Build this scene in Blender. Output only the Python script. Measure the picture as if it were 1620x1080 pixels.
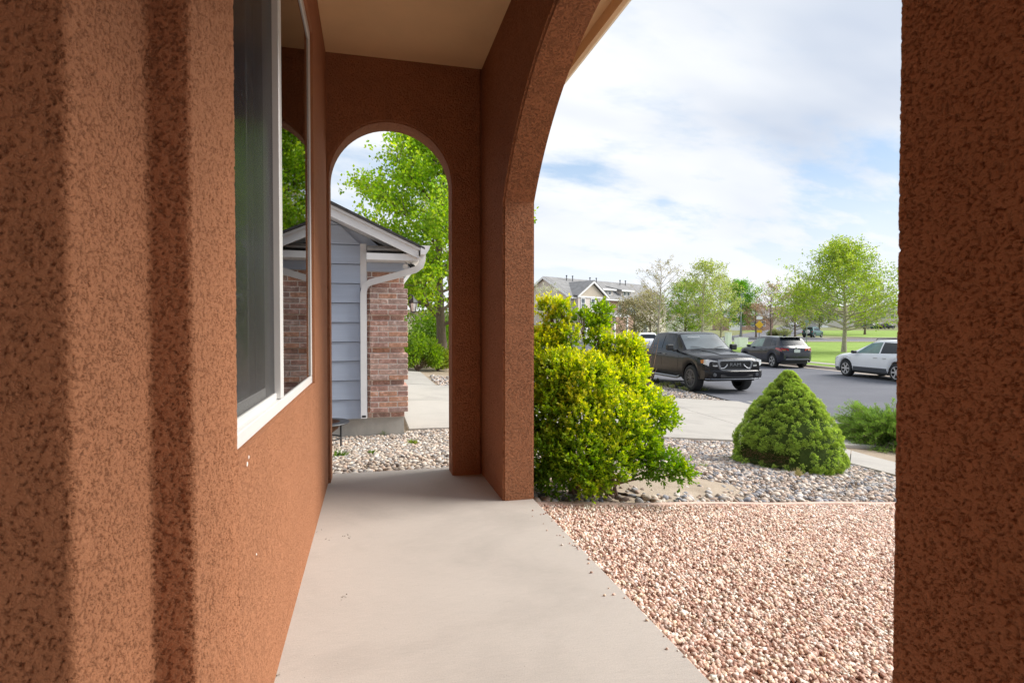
import bpy, bmesh, math, random
import numpy as np
from mathutils import Vector, Matrix, noise as mnoise

# ------------------------------------------------------------------ camera, world, sun, exposure
sc = bpy.context.scene
for o in list(bpy.data.objects):
    bpy.data.objects.remove(o, do_unlink=True)
random.seed(7)
rng = np.random.default_rng(11)
TH = math.radians(14.0)             # porch axis stands 14 degrees left of the view axis
CT, ST = math.cos(TH), math.sin(TH)

cam_d = bpy.data.cameras.new("camera")
cam = bpy.data.objects.new("camera", cam_d)
sc.collection.objects.link(cam)
cam.location = (0, 0, 1.0)
cam.rotation_euler = (math.pi / 2 - math.atan(18 / 900), 0, 0)
cam_d.sensor_width = 36.0
cam_d.lens = 20.0
cam_d.clip_start = 0.02
cam_d.clip_end = 5000
cam_d.dof.use_dof = True
cam_d.dof.focus_distance = 4.5
cam_d.dof.aperture_fstop = 12.0
sc.camera = cam

SUN_DIR = Vector((0.98, 0.16, 0.80)).normalized()      # towards the sun
sun_el = math.asin(SUN_DIR.z)
sun_az = math.atan2(SUN_DIR.x, SUN_DIR.y)               # clockwise from +Y

world = bpy.data.worlds.new("World")
sc.world = world
world.use_nodes = True
wt = world.node_tree
for n in list(wt.nodes):
    wt.nodes.remove(n)


class NT:
    """tiny helper for node trees"""
    def __init__(self, tree):
        self.t = tree

    def n(self, typ, **kw):
        nd = self.t.nodes.new(typ)
        for k, v in kw.items():
            if k.startswith('i_'):
                nd.inputs[int(k[2:])].default_value = v
            else:
                setattr(nd, k, v)
        return nd

    def l(self, a, b):
        self.t.links.new(a, b)

    def math(self, op, a, b=None, clamp=False):
        nd = self.t.nodes.new('ShaderNodeMath')
        nd.operation = op
        nd.use_clamp = clamp
        for i, v in enumerate((a, b)):
            if v is None:
                continue
            if hasattr(v, 'is_linked'):
                self.l(v, nd.inputs[i])
            else:
                nd.inputs[i].default_value = v
        return nd.outputs[0]

    def ramp(self, fac, stops, interp='LINEAR'):
        nd = self.t.nodes.new('ShaderNodeValToRGB')
        cr = nd.color_ramp
        cr.interpolation = interp
        while len(cr.elements) < len(stops):
            cr.elements.new(0.5)
        for e, (p, c) in zip(cr.elements, stops):
            e.position = p
            e.color = (c, c, c, 1) if isinstance(c, (int, float)) else (*c, 1)
        self.l(fac, nd.inputs[0])
        return nd.outputs[0]

    def noise(self, vec, scale, detail=4, rough=0.55, dist=0.0):
        nd = self.t.nodes.new('ShaderNodeTexNoise')
        nd.inputs['Scale'].default_value = scale
        nd.inputs['Detail'].default_value = detail
        nd.inputs['Roughness'].default_value = rough
        nd.inputs['Distortion'].default_value = dist
        if vec is not None:
            self.l(vec, nd.inputs['Vector'])
        return nd.outputs['Fac']

    def mix(self, fac, a, b, mode='MIX'):
        nd = self.t.nodes.new('ShaderNodeMix')
        nd.data_type = 'RGBA'
        nd.blend_type = mode
        for sock, v in ((nd.inputs[0], fac), (nd.inputs[6], a), (nd.inputs[7], b)):
            if hasattr(v, 'is_linked'):
                self.l(v, sock)
            elif isinstance(v, (int, float)):
                sock.default_value = v
            else:
                sock.default_value = (*v, 1)
        return nd.outputs[2]


W = NT(wt)
tc = W.n('ShaderNodeTexCoord')
sky = W.n('ShaderNodeTexSky', sky_type='NISHITA', sun_disc=False, sun_elevation=sun_el, sun_rotation=sun_az)
sky.altitude = 1800
sep = W.n('ShaderNodeSeparateXYZ')
W.l(tc.outputs['Generated'], sep.inputs[0])
zz = W.math('ADD', W.math('MAXIMUM', sep.outputs[2], 0.0), 0.16)
cx = W.math('DIVIDE', sep.outputs[0], zz)
cy = W.math('DIVIDE', sep.outputs[1], zz)
# the cloud sheet: streaks drawn out along one wind direction
a_ = math.radians(28)
px_ = W.math('ADD', W.math('MULTIPLY', cx, math.cos(a_)), W.math('MULTIPLY', cy, math.sin(a_)))
py_ = W.math('SUBTRACT', W.math('MULTIPLY', cy, math.cos(a_)), W.math('MULTIPLY', cx, math.sin(a_)))
comb = W.n('ShaderNodeCombineXYZ')
W.l(W.math('MULTIPLY', px_, 0.55), comb.inputs[0])
W.l(W.math('MULTIPLY', py_, 0.95), comb.inputs[1])
comb.inputs[2].default_value = 3.7
big = W.noise(comb.outputs[0], 0.95, 7, 0.58, 0.35)
fine = W.noise(comb.outputs[0], 3.2, 6, 0.6, 0.2)
cov = W.math('ADD', W.math('MULTIPLY', big, 0.84), W.math('MULTIPLY', fine, 0.16))
mask = W.ramp(cov, [(0.39, 0.0), (0.53, 1.0)], 'EASE')
shade_n = W.noise(comb.outputs[0], 0.6, 5, 0.5, 0.2)
cloud_col = W.mix(W.ramp(shade_n, [(0.42, 1.0), (0.58, 0.0)]), (3.0, 3.5, 4.4), (5.7, 5.8, 5.95))
hor = W.ramp(sep.outputs[2], [(0.02, 1.0), (0.34, 0.0)], 'EASE')
mask2 = W.math('MAXIMUM', mask, W.math('MULTIPLY', hor, 0.92))
cloud_col2 = W.mix(hor, cloud_col, (5.7, 5.85, 6.1))
sky_pale = W.mix(0.62, W.mix(1.0, sky.outputs[0], (1.0, 1.0, 1.0), 'MULTIPLY'), (3.0, 4.1, 5.3))
final = W.mix(mask2, sky_pale, cloud_col2)
bg = W.n('ShaderNodeBackground')
bg.inputs[1].default_value = 0.047
W.l(final, bg.inputs[0])
wo = W.n('ShaderNodeOutputWorld')
W.l(bg.outputs[0], wo.inputs[0])

sun_d = bpy.data.lights.new("sun", 'SUN')
sun_d.energy = 1.5
sun_d.angle = math.radians(40)
sun_d.color = (1.0, 0.96, 0.9)
sun = bpy.data.objects.new("sun", sun_d)
sc.collection.objects.link(sun)
sun.rotation_euler = SUN_DIR.to_track_quat('Z', 'Y').to_euler()

sc.view_settings.view_transform = 'Standard'
sc.view_settings.look = 'None'
sc.view_settings.gamma = 1.0
sc.view_settings.use_curve_mapping = False
sc.view_settings.exposure = 1.95
sc.render.engine = 'CYCLES'
sc.cycles.use_denoising = True
sc.cycles.max_bounces = 8
sc.cycles.diffuse_bounces = 4
sc.cycles.glossy_bounces = 4
sc.cycles.transparent_max_bounces = 8
sc.cycles.caustics_reflective = False
sc.cycles.caustics_refractive = False

COL = sc.collection


# ------------------------------------------------------------------ places
def L2W(X, Y, z=0.0):
    """house axes (X away from the front wall, Y along the porch) -> world"""
    return Vector((X * CT - Y * ST, X * ST + Y * CT, z))


def W2L(u, d):
    return u * CT + d * ST, d * CT - u * ST


SDIR = -0.109                       # the street drifts left as it goes away


def kerb_near(d):
    return 5.66 + SDIR * (d - 17.7)


def kerb_far(d):
    return 16.0 + SDIR * (d - 23.9)


def lerp(x, xs, ys):
    return float(np.interp(x, xs, ys))


def smooth(t):
    t = min(1.0, max(0.0, t))
    return t * t * (3 - 2 * t)


ROAD_Z = -0.95


def zfar(d):
    return lerp(d, [-100, 30, 45, 60, 80, 100, 140, 200, 400, 1500],
                [-0.95, -0.95, -0.86, -0.72, -0.45, -0.1, 0.7, 2.2, 6.5, 16.0])


def terrain(u, d):
    X, Y = W2L(u, d)
    base = -0.05 - 0.22 * smooth((Y - 4.3) / 2.6)
    Xc = 9.0 + 0.137 * (Y - 8)
    t = min(1.0, max(0.0, (X - 0.95) / max(1.0, (Xc - 0.95))))
    near = base + (ROAD_Z - base) * t
    k = smooth((d - 20) / 22)
    return near * (1 - k) + zfar(d) * k


# ------------------------------------------------------------------ tagging
def tag(o, label=None, cat=None, group=None, kind=None):
    if label:
        o['label'] = label
    if cat:
        o['category'] = cat
    if group:
        o['group'] = group
    if kind:
        o['kind'] = kind
    return o


def empty(name, loc=(0, 0, 0), rz=0.0):
    o = bpy.data.objects.new(name, None)
    COL.objects.link(o)
    o.location = loc
    o.rotation_euler = (0, 0, rz)
    o.empty_display_size = 0.1
    return o


def link_mesh(name, me, m=None, parent=None, smooth_angle=None):
    if m is not None:
        me.materials.append(m)
    o = bpy.data.objects.new(name, me)
    COL.objects.link(o)
    if parent is not None:
        o.parent = parent
    if smooth_angle is not None:
        me.shade_smooth()
        me.set_sharp_from_angle(angle=math.radians(smooth_angle))
    return o


def np_mesh(name, V, F, col=None, smooth_=False):
    """V (n,3), F (m,k) all faces k-sided, col (n,3) point colour"""
    me = bpy.data.meshes.new(name)
    V = np.asarray(V, dtype=np.float32)
    F = np.asarray(F, dtype=np.int32)
    n, (m, k) = len(V), F.shape
    me.vertices.add(n)
    me.vertices.foreach_set('co', V.ravel())
    me.loops.add(m * k)
    me.loops.foreach_set('vertex_index', F.ravel())
    me.polygons.add(m)
    me.polygons.foreach_set('loop_start', np.arange(0, m * k, k, dtype=np.int32))
    me.polygons.foreach_set('loop_total', np.full(m, k, dtype=np.int32))
    me.update(calc_edges=True)
    if col is not None:
        at = me.attributes.new('Col', 'FLOAT_COLOR', 'POINT')
        c4 = np.ones((n, 4), dtype=np.float32)
        c4[:, :3] = col
        at.data.foreach_set('color', c4.ravel())
    if smooth_:
        me.shade_smooth()
    return me


class MB:
    """collects simple solids; build() links them as one mesh object"""
    def __init__(self):
        self.v = []
        self.f = []

    def add(self, vs, fs):
        o = len(self.v)
        self.v += [tuple(v) for v in vs]
        self.f += [tuple(i + o for i in f) for f in fs]
        return self

    def box(self, x0, x1, y0, y1, z0, z1, M=None):
        vs = [(x, y, z) for x in (x0, x1) for y in (y0, y1) for z in (z0, z1)]
        if M is not None:
            vs = [M @ Vector(v) for v in vs]
        return self.add(vs, [(0, 1, 3, 2), (4, 6, 7, 5), (0, 4, 5, 1), (2, 3, 7, 6), (0, 2, 6, 4), (1, 5, 7, 3)])

    def bevbox(self, x0, x1, y0, y1, z0, z1, b=0.004, M=None):
        bm = bmesh.new()
        bmesh.ops.create_cube(bm, size=1)
        for v in bm.verts:
            v.co = Vector((x0 + (v.co.x + .5) * (x1 - x0), y0 + (v.co.y + .5) * (y1 - y0), z0 + (v.co.z + .5) * (z1 - z0)))
        bmesh.ops.bevel(bm, geom=bm.edges[:], offset=b, segments=1, affect='EDGES')
        bm.verts.ensure_lookup_table()
        vs = [(M @ v.co) if M is not None else v.co.copy() for v in bm.verts]
        fs = [[v.index for v in f.verts] for f in bm.faces]
        bm.free()
        return self.add(vs, fs)

    def prism(self, poly, axis, a0, a1):
        """poly: 2-D points; axis 'x','y','z' is the extrusion axis"""
        n = len(poly)

        def P(p, a):
            return {'x': (a, p[0], p[1]), 'y': (p[0], a, p[1]), 'z': (p[0], p[1], a)}[axis]
        vs = [P(p, a0) for p in poly] + [P(p, a1) for p in poly]
        fs = [tuple(range(n))[::-1], tuple(range(n, 2 * n))]
        fs += [(i, (i + 1) % n, n + (i + 1) % n, n + i) for i in range(n)]
        return self.add(vs, fs)

    def tube(self, pts, radii, sides=6, cap=True):
        pts = [Vector(p) for p in pts]
        if isinstance(radii, (int, float)):
            radii = [radii] * len(pts)
        vs, fs = [], []
        ref = Vector((0.13, 0.21, 1.0)).normalized()
        for i, p in enumerate(pts):
            t = (pts[min(i + 1, len(pts) - 1)] - pts[max(i - 1, 0)])
            t = t.normalized() if t.length > 1e-9 else Vector((0, 0, 1))
            r = ref if abs(t.dot(ref)) < .95 else Vector((1, 0, 0))
            a = t.cross(r).normalized()
            b = t.cross(a)
            for k in range(sides):
                an = 2 * math.pi * k / sides
                vs.append(p + (a * math.cos(an) + b * math.sin(an)) * radii[i])
        for i in range(len(pts) - 1):
            for k in range(sides):
                fs.append((i * sides + k, i * sides + (k + 1) % sides, (i + 1) * sides + (k + 1) % sides, (i + 1) * sides + k))
        if cap:
            fs.append(tuple(range(sides))[::-1])
            fs.append(tuple((len(pts) - 1) * sides + k for k in range(sides)))
        return self.add(vs, fs)

    def lathe(self, prof, axis='z', seg=20, c=(0, 0, 0)):
        """prof: (r, h) list, turned about axis through c"""
        vs, fs = [], []
        n = len(prof)
        for k in range(seg):
            an = 2 * math.pi * k / seg
            for r, h in prof:
                x, y = r * math.cos(an), r * math.sin(an)
                p = {'z': (x, y, h), 'y': (x, h, y), 'x': (h, x, y)}[axis]
                vs.append((p[0] + c[0], p[1] + c[1], p[2] + c[2]))
        for k in range(seg):
            k2 = (k + 1) % seg
            for i in range(n - 1):
                fs.append((k * n + i, k2 * n + i, k2 * n + i + 1, k * n + i + 1))
        return self.add(vs, fs)

    def mesh(self, name):
        me = bpy.data.meshes.new(name)
        me.from_pydata([tuple(v) for v in self.v], [], self.f)
        bm = bmesh.new()
        bm.from_mesh(me)
        bmesh.ops.recalc_face_normals(bm, faces=bm.faces[:])
        bm.to_mesh(me)
        bm.free()
        me.update()
        return me

    def build(self, name, m, parent=None, smooth_angle=None):
        return link_mesh(name, self.mesh(name), m, parent, smooth_angle)


# ------------------------------------------------------------------ materials
def new_mat(name):
    m = bpy.data.materials.new(name)
    m.use_nodes = True
    t = m.node_tree
    b = t.nodes['Principled BSDF']
    return m, NT(t), b, t.nodes['Material Output']


def bump(N, b, h, strength=0.5, dist=0.01):
    bn = N.n('ShaderNodeBump')
    bn.inputs['Strength'].default_value = strength
    bn.inputs['Distance'].default_value = dist
    N.l(h, bn.inputs['Height'])
    N.l(bn.outputs[0], b.inputs['Normal'])


def plain(name, col, rough=0.6, var=0.12, vscale=8.0, metal=0.0, spec=0.5, coat=0.0, bumpd=0.0, bscale=60, stretch=None):
    """base colour broken up by noise, a little relief"""
    m, N, b, out = new_mat(name)
    tcn = N.n('ShaderNodeTexCoord')
    vec = tcn.outputs['Object']
    if stretch:
        mp = N.n('ShaderNodeMapping')
        mp.inputs['Scale'].default_value = stretch
        N.l(vec, mp.inputs[0])
        vec = mp.outputs[0]
    nz = N.noise(vec, vscale, 5, 0.6)
    lo = tuple(c * (1 - var) for c in col)
    hi = tuple(min(1, c * (1 + var)) for c in col)
    N.l(N.ramp(nz, [(0.3, lo), (0.7, hi)]), b.inputs['Base Color'])
    b.inputs['Roughness'].default_value = rough
    b.inputs['Metallic'].default_value = metal
    b.inputs['Specular IOR Level'].default_value = spec
    b.inputs['Coat Weight'].default_value = coat
    b.inputs['Coat Roughness'].default_value = 0.04
    if bumpd > 0:
        bump(N, b, N.noise(vec, bscale, 4, 0.6), 0.6, bumpd)
    return m


def attr_mat(name, rough=0.6, trans=0.0, spec=0.4, var=0.0, vscale=60, bumpd=0.0):
    """colour comes from the 'Col' point attribute (each leaf or stone its own colour)"""
    m, N, b, out = new_mat(name)
    at = N.n('ShaderNodeAttribute', attribute_name='Col')
    c = at.outputs['Color']
    if var > 0:
        tcn = N.n('ShaderNodeTexCoord')
        nz = N.noise(tcn.outputs['Object'], vscale, 4, 0.6)
        c = N.mix(1.0, c, N.ramp(nz, [(0.25, 1 - var), (0.75, 1 + var)]), 'MULTIPLY')
        if bumpd > 0:
            bump(N, b, nz, 0.5, bumpd)
    N.l(c, b.inputs['Base Color'])
    b.inputs['Roughness'].default_value = rough
    b.inputs['Specular IOR Level'].default_value = spec
    if trans > 0:
        tr = N.n('ShaderNodeBsdfTranslucent')
        hs = N.n('ShaderNodeHueSaturation')
        hs.inputs['Saturation'].default_value = 1.1
        hs.inputs['Value'].default_value = 1.35
        N.l(c, hs.inputs['Color'])
        N.l(hs.outputs[0], tr.inputs[0])
        mx = N.n('ShaderNodeMixShader')
        mx.inputs[0].default_value = trans
        N.l(b.outputs[0], mx.inputs[1])
        N.l(tr.outputs[0], mx.inputs[2])
        N.l(mx.outputs[0], out.inputs[0])
    return m


def stucco_mat(name, col, scale=95.0, disp=0.0028, true_disp=False):
    m, N, b, out = new_mat(name)
    g = N.n('ShaderNodeTexCoord')
    v = g.outputs['Object']
    n1a = N.noise(v, scale, 5, 0.68, 0.35)
    n2 = N.noise(v, scale * 0.22, 4, 0.6, 0.5)
    n1 = N.math('ADD', n1a, N.math('MULTIPLY', N.math('SUBTRACT', n2, 0.5), 0.22))
    n3 = N.noise(v, scale * 3.2, 2, 0.6)
    h0 = N.ramp(n1, [(0.38, 0.0), (0.47, 0.8), (0.62, 1.0)])          # flat lands with pits between
    h = N.math('ADD', N.math('MULTIPLY', h0, 0.75), N.math('ADD', N.math('MULTIPLY', n2, 0.45), N.math('MULTIPLY', n3, 0.16)))
    blot = N.noise(v, 2.1, 4, 0.6)
    c0 = N.ramp(blot, [(0.3, tuple(c * 0.86 for c in col)), (0.7, tuple(c * 1.1 for c in col))])
    c1 = N.mix(N.ramp(n3, [(0.3, 1.0), (0.7, 0.0)]), c0, tuple(c * 0.8 for c in col))
    N.l(c1, b.inputs['Base Color'])
    b.inputs['Roughness'].default_value = 0.85
    b.inputs['Specular IOR Level'].default_value = 0.25
    if true_disp:
        dn = N.n('ShaderNodeDisplacement')
        dn.inputs['Midlevel'].default_value = 0.75
        dn.inputs['Scale'].default_value = disp
        N.l(h, dn.inputs['Height'])
        N.l(dn.outputs[0], out.inputs['Displacement'])
        m.displacement_method = 'BOTH'
    else:
        bump(N, b, h, 0.9, disp * 2.0)
    return m


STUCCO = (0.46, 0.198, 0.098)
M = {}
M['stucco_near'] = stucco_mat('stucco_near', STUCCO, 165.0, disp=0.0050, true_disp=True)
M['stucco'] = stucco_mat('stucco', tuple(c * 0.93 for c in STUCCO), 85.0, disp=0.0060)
M['ceiling'] = plain('ceiling_paint', (0.80, 0.55, 0.30), 0.75, 0.05, 3, bumpd=0.002, bscale=120)
M['tan_trim'] = plain('tan_trim', (0.68, 0.50, 0.30), 0.5, 0.05, 4)
M['vinyl'] = plain('white_vinyl', (0.72, 0.71, 0.69), 0.35, 0.03, 6)
M['white_paint'] = plain('white_paint', (0.86, 0.86, 0.86), 0.45, 0.05, 5)
M['black_metal'] = plain('black_metal', (0.025, 0.025, 0.027), 0.45, 0.2, 20, spec=0.5)
M['rust'] = plain('rusty_steel', (0.16, 0.075, 0.04), 0.8, 0.45, 14, bumpd=0.002)
M['shingle'] = plain('dark_shingle', (0.06, 0.058, 0.06), 0.9, 0.35, 30, bumpd=0.004)
M['mortar'] = plain('mortar', (0.84, 0.76, 0.70), 0.9, 0.1, 40, bumpd=0.003, bscale=150)
M['bark'] = plain('bark', (0.17, 0.125, 0.09), 0.9, 0.4, 9, bumpd=0.02, bscale=25, stretch=(6, 6, 1))
M['bark_pale'] = plain('pale_bark', (0.42, 0.35, 0.29), 0.9, 0.3, 9, bumpd=0.01, bscale=25)
M['twig'] = plain('twig', (0.20, 0.13, 0.09), 0.85, 0.3, 20)
M['leaf'] = attr_mat('leaf', 0.5, 0.48, 0.35)
M['needle'] = attr_mat('needle', 0.6, 0.25, 0.3)
M['stone'] = attr_mat('river_stone', 0.75, 0.0, 0.3, 0.3, 45, 0.002)
M['gravel'] = attr_mat('pink_gravel', 0.85, 0.0, 0.2, 0.28, 120, 0.001)


def concrete_mat(name, col, broom=True, coarse=1.0):
    m, N, b, out = new_mat(name)
    g = N.n('ShaderNodeTexCoord')
    v = g.outputs['Object']
    mp = N.n('ShaderNodeMapping')
    mp.inputs['Scale'].default_value = (2.5, 60.0, 1.0)
    N.l(v, mp.inputs[0])
    st = N.noise(mp.outputs[0], 6.0, 5, 0.65)
    big_ = N.noise(v, 1.3 * coarse, 6, 0.62, 0.4)
    fn = N.noise(v, 220, 3, 0.7)
    c = N.ramp(big_, [(0.25, tuple(x * 0.80 for x in col)), (0.5, col), (0.75, tuple(min(1, x * 1.08) for x in col))])
    c = N.mix(0.7, c, N.mix(1.0, c, N.ramp(st, [(0.25, 0.84), (0.75, 1.1)]), 'MULTIPLY'))
    c = N.mix(0.6, c, N.mix(1.0, c, N.ramp(fn, [(0.2, 0.72), (0.6, 1.1)]), 'MULTIPLY'))
    # small dark pits
    vo = N.n('ShaderNodeTexVoronoi')
    vo.inputs['Scale'].default_value = 26
    N.l(v, vo.inputs['Vector'])
    pit = N.ramp(vo.outputs['Distance'], [(0.02, 0.55), (0.06, 1.0)])
    c = N.mix(1.0, c, pit, 'MULTIPLY')
    N.l(c, b.inputs['Base Color'])
    b.inputs['Roughness'].default_value = 0.8
    b.inputs['Specular IOR Level'].default_value = 0.3
    h = N.math('ADD', N.math('MULTIPLY', st, 0.7), N.math('MULTIPLY', fn, 0.5))
    bump(N, b, h, 0.55, 0.0022)
    return m


M['porch_concrete'] = concrete_mat('porch_concrete', (0.475, 0.43, 0.385))
M['concrete'] = concrete_mat('driveway_concrete', (0.41, 0.38, 0.34))
M['kerb_concrete'] = concrete_mat('kerb_concrete', (0.42, 0.36, 0.31))
M['foundation'] = concrete_mat('foundation_concrete', (0.46, 0.44, 0.40))


def ground_mat(name, c1, c2, scale, rough=0.95, bd=0.01, bs=80):
    m, N, b, out = new_mat(name)
    g = N.n('ShaderNodeTexCoord')
    v = g.outputs['Object']
    n1 = N.noise(v, scale, 7, 0.65, 0.3)
    n2 = N.noise(v, bs, 4, 0.7)
    c = N.ramp(n1, [(0.3, c1), (0.7, c2)])
    c = N.mix(0.7, c, N.mix(1.0, c, N.ramp(n2, [(0.25, 0.6), (0.75, 1.25)]), 'MULTIPLY'))
    N.l(c, b.inputs['Base Color'])
    b.inputs['Roughness'].default_value = rough
    b.inputs['Specular IOR Level'].default_value = 0.2
    bump(N, b, n2, 0.7, bd)
    return m


M['soil'] = ground_mat('dry_soil', (0.30, 0.23, 0.165), (0.46, 0.37, 0.28), 1.5)
M['sand'] = ground_mat('sandy_soil', (0.34, 0.27, 0.20), (0.47, 0.385, 0.295), 3.0, bd=0.006, bs=120)
M['pinkbed'] = ground_mat('pink_grit', (0.36, 0.22, 0.165), (0.48, 0.31, 0.24), 20, bd=0.006, bs=150)
M['lawn'] = ground_mat('lawn_grass', (0.19, 0.29, 0.05), (0.29, 0.41, 0.085), 0.35, bd=0.03, bs=9)
M['asphalt'] = ground_mat('asphalt', (0.135, 0.137, 0.155), (0.175, 0.177, 0.195), 0.5, 0.85, 0.004, 160)
M['field'] = ground_mat('dry_meadow', (0.16, 0.19, 0.07), (0.26, 0.25, 0.12), 0.05, bd=0.03, bs=3)
M['tar'] = ground_mat('tar_seam', (0.03, 0.03, 0.03), (0.07, 0.065, 0.06), 4, 0.7, 0.004, 40)
M['far_asphalt'] = ground_mat('far_asphalt', (0.15, 0.15, 0.165), (0.2, 0.2, 0.215), 0.2, 0.9, 0.004, 60)


def glass_mat(name, tint=(0.55, 0.6, 0.62), ior=1.5, rough=0.0, boost=0.0):
    m, N, b, out = new_mat(name)
    N.t.nodes.remove(b)
    tr = N.n('ShaderNodeBsdfTransparent')
    tr.inputs[0].default_value = (*tint, 1)
    gl = N.n('ShaderNodeBsdfGlossy')
    gl.inputs['Roughness'].default_value = rough
    fr = N.n('ShaderNodeFresnel')
    fr.inputs[0].default_value = ior
    f = fr.outputs[0]
    if boost:
        f = N.math('ADD', f, boost, True)
    mx = N.n('ShaderNodeMixShader')
    N.l(f, mx.inputs[0])
    N.l(tr.outputs[0], mx.inputs[1])
    N.l(gl.outputs[0], mx.inputs[2])
    N.l(mx.outputs[0], out.inputs[0])
    return m


M['pane'] = glass_mat('window_pane', (0.5, 0.53, 0.53), 1.5, 0.0, 0.0)
M['car_glass'] = glass_mat('car_glass', (0.35, 0.42, 0.42), 1.5, 0.0, 0.06)
M['car_glass_dark'] = glass_mat('tinted_car_glass', (0.06, 0.07, 0.08), 1.5, 0.0, 0.05)
M['far_glass'] = plain('house_window_glass', (0.10, 0.125, 0.15), 0.08, 0.4, 0.6, spec=0.8)


def screen_mat():
    m, N, b, out = new_mat('insect_screen')
    b.inputs['Base Color'].default_value = (0.035, 0.038, 0.042, 1)
    b.inputs['Roughness'].default_value = 0.28
    b.inputs['Specular IOR Level'].default_value = 0.18
    tr = N.n('ShaderNodeBsdfTransparent')
    mx = N.n('ShaderNodeMixShader')
    mx.inputs[0].default_value = 0.62
    N.l(b.outputs[0], mx.inputs[1])
    N.l(tr.outputs[0], mx.inputs[2])
    N.l(mx.outputs[0], out.inputs[0])
    return m


M['screen'] = screen_mat()
M['curtain'] = plain('dark_curtain', (0.17, 0.18, 0.195), 0.9, 0.15, 10)


PITCH = math.atan(18 / 900)


def ray_dir(px, py):
    """direction of a photograph pixel (1620 x 1080) in the world"""
    u, v = (px - 810) / 900, (540 - py) / 900
    return Vector((u, math.cos(PITCH) + v * math.sin(PITCH), -math.sin(PITCH) + v * math.cos(PITCH)))


def ground_at(px, py):
    r = ray_dir(px, py)
    z = -0.2
    for _ in range(60):
        t = (z - 1) / r.z
        z = 0.5 * z + 0.5 * terrain(r.x * t, r.y * t)
    t = (z - 1) / r.z
    return Vector((r.x * t, r.y * t, z))


def at_depth(px, py, d):
    r = ray_dir(px, py)
    t = d / r.y
    return Vector((r.x * t, d, 1 + r.z * t))


# ------------------------------------------------------------------ the ground and everything laid on it
def sheet(name, fn, nu, nv, dz, m, kind='structure', parent=None, thick=0.0):
    """a sheet that lies on the terrain; fn(s,t) -> (u,d)"""
    V, F = [], []
    for j in range(nv + 1):
        for i in range(nu + 1):
            u, d = fn(i / nu, j / nv)
            V.append((u, d, terrain(u, d) + dz))
    for j in range(nv):
        for i in range(nu):
            a = j * (nu + 1) + i
            F.append((a, a + 1, a + nu + 2, a + nu + 1))
    if thick > 0:
        n0 = len(V)
        rim = [i for i in range(nu + 1)] + [j * (nu + 1) + nu for j in range(1, nu * 0 + nv + 1)] + \
              [nv * (nu + 1) + i for i in range(nu - 1, -1, -1)] + [j * (nu + 1) for j in range(nv - 1, 0, -1)]
        for r_ in rim:
            x, y, z = V[r_]
            V.append((x, y, z - thick))
        for k in range(len(rim)):
            k2 = (k + 1) % len(rim)
            F.append((rim[k2], rim[k], n0 + k, n0 + k2))
    me = bpy.data.meshes.new(name)
    me.from_pydata(V, [], F)
    me.update()
    o = link_mesh(name, me, m, parent)
    if kind and parent is None:
        o['kind'] = kind
    return o


def quad_fn(A, B, C_, D):
    """bilinear patch A(0,0) B(1,0) C(1,1) D(0,1)"""
    def f(s, t):
        return tuple((A[k] * (1 - s) + B[k] * s) * (1 - t) + (D[k] * (1 - s) + C_[k] * s) * t for k in (0, 1))
    return f


def nonuni(vals):
    vals = list(vals)

    def g(s):
        x = s * (len(vals) - 1)
        i = min(len(vals) - 2, int(x))
        return vals[i] + (vals[i + 1] - vals[i]) * (x - i)
    return g


ug = nonuni([-1200, -500, -200, -80, -40, -20] + list(np.arange(-12, 24.1, 0.75)) + [28, 34, 45, 60, 90, 140, 250, 500, 1500])
dg = nonuni([-60, -20, -8] + list(np.arange(-3, 45.1, 0.75)) + list(np.arange(48, 140, 6)) + [150, 175, 200, 260, 330, 400, 700, 1500, 2600])
nu_, nv_ = 6 + 49 + 9 - 1, 3 + 65 + 16 + 9 - 1
sheet('ground', lambda s, t: (ug(s), dg(t)), nu_, nv_, -0.03, M['soil'])

# street with its far kerb and gutter
rd = nonuni([-30, -10, 0, 5, 10, 15, 20, 25, 30, 35, 40, 50, 60, 70, 78])
sheet('road', lambda s, t: ((kerb_near(rd(t)) * (1 - s) + (kerb_far(rd(t)) - 0.42) * s), rd(t)), 12, 56, 0.012, M['asphalt'])
sheet('road_seam', lambda s, t: (kerb_near(rd(t)) - 0.03 + 0.07 * s + 0.02 * math.sin(rd(t) * 3.1), rd(t)), 1, 120, 0.019, M['tar'])
sheet('gutter', lambda s, t: (kerb_far(rd(t)) - 0.44 + 0.46 * s, rd(t)), 1, 56, 0.02, M['kerb_concrete'])


def kerb(name, off, w, h, d0, d1, m):
    mb = MB()
    ds = np.linspace(d0, d1, 40)
    prof = [(0, 0.0), (0.04, h * 0.85), (0.09, h), (w, h), (w, -0.1), (0, -0.1)]
    vs, fs = [], []
    for d in ds:
        for x, z in prof:
            u = kerb_far(d) + off + x
            vs.append((u, d, terrain(u, d) + z))
    n = len(prof)
    for i in range(len(ds) - 1):
        for k in range(n):
            fs.append((i * n + k, i * n + (k + 1) % n, (i + 1) * n + (k + 1) % n, (i + 1) * n + k))
    mb.add(vs, fs)
    return mb.build(name, m)


kerb('kerb', 0.02, 0.17, 0.14, -10, 70, M['kerb_concrete'])['kind'] = 'structure'
ld = nonuni([-5, 5, 12, 18, 24, 30, 36, 42, 48, 54, 60, 66, 70])
sheet('verge', lambda s, t: (kerb_far(ld(t)) + 0.18 + 1.25 * s, ld(t)), 3, 48, 0.12, M['lawn'])
sheet('sidewalk', lambda s, t: (kerb_far(ld(t)) + 1.43 + 0.75 * s, ld(t)), 2, 48, 0.135, M['concrete'])
sheet('lawn', lambda s, t: (kerb_far(ld(t)) + 2.18 + 55 * s, ld(t)), 20, 48, 0.125, M['lawn'])
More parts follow.
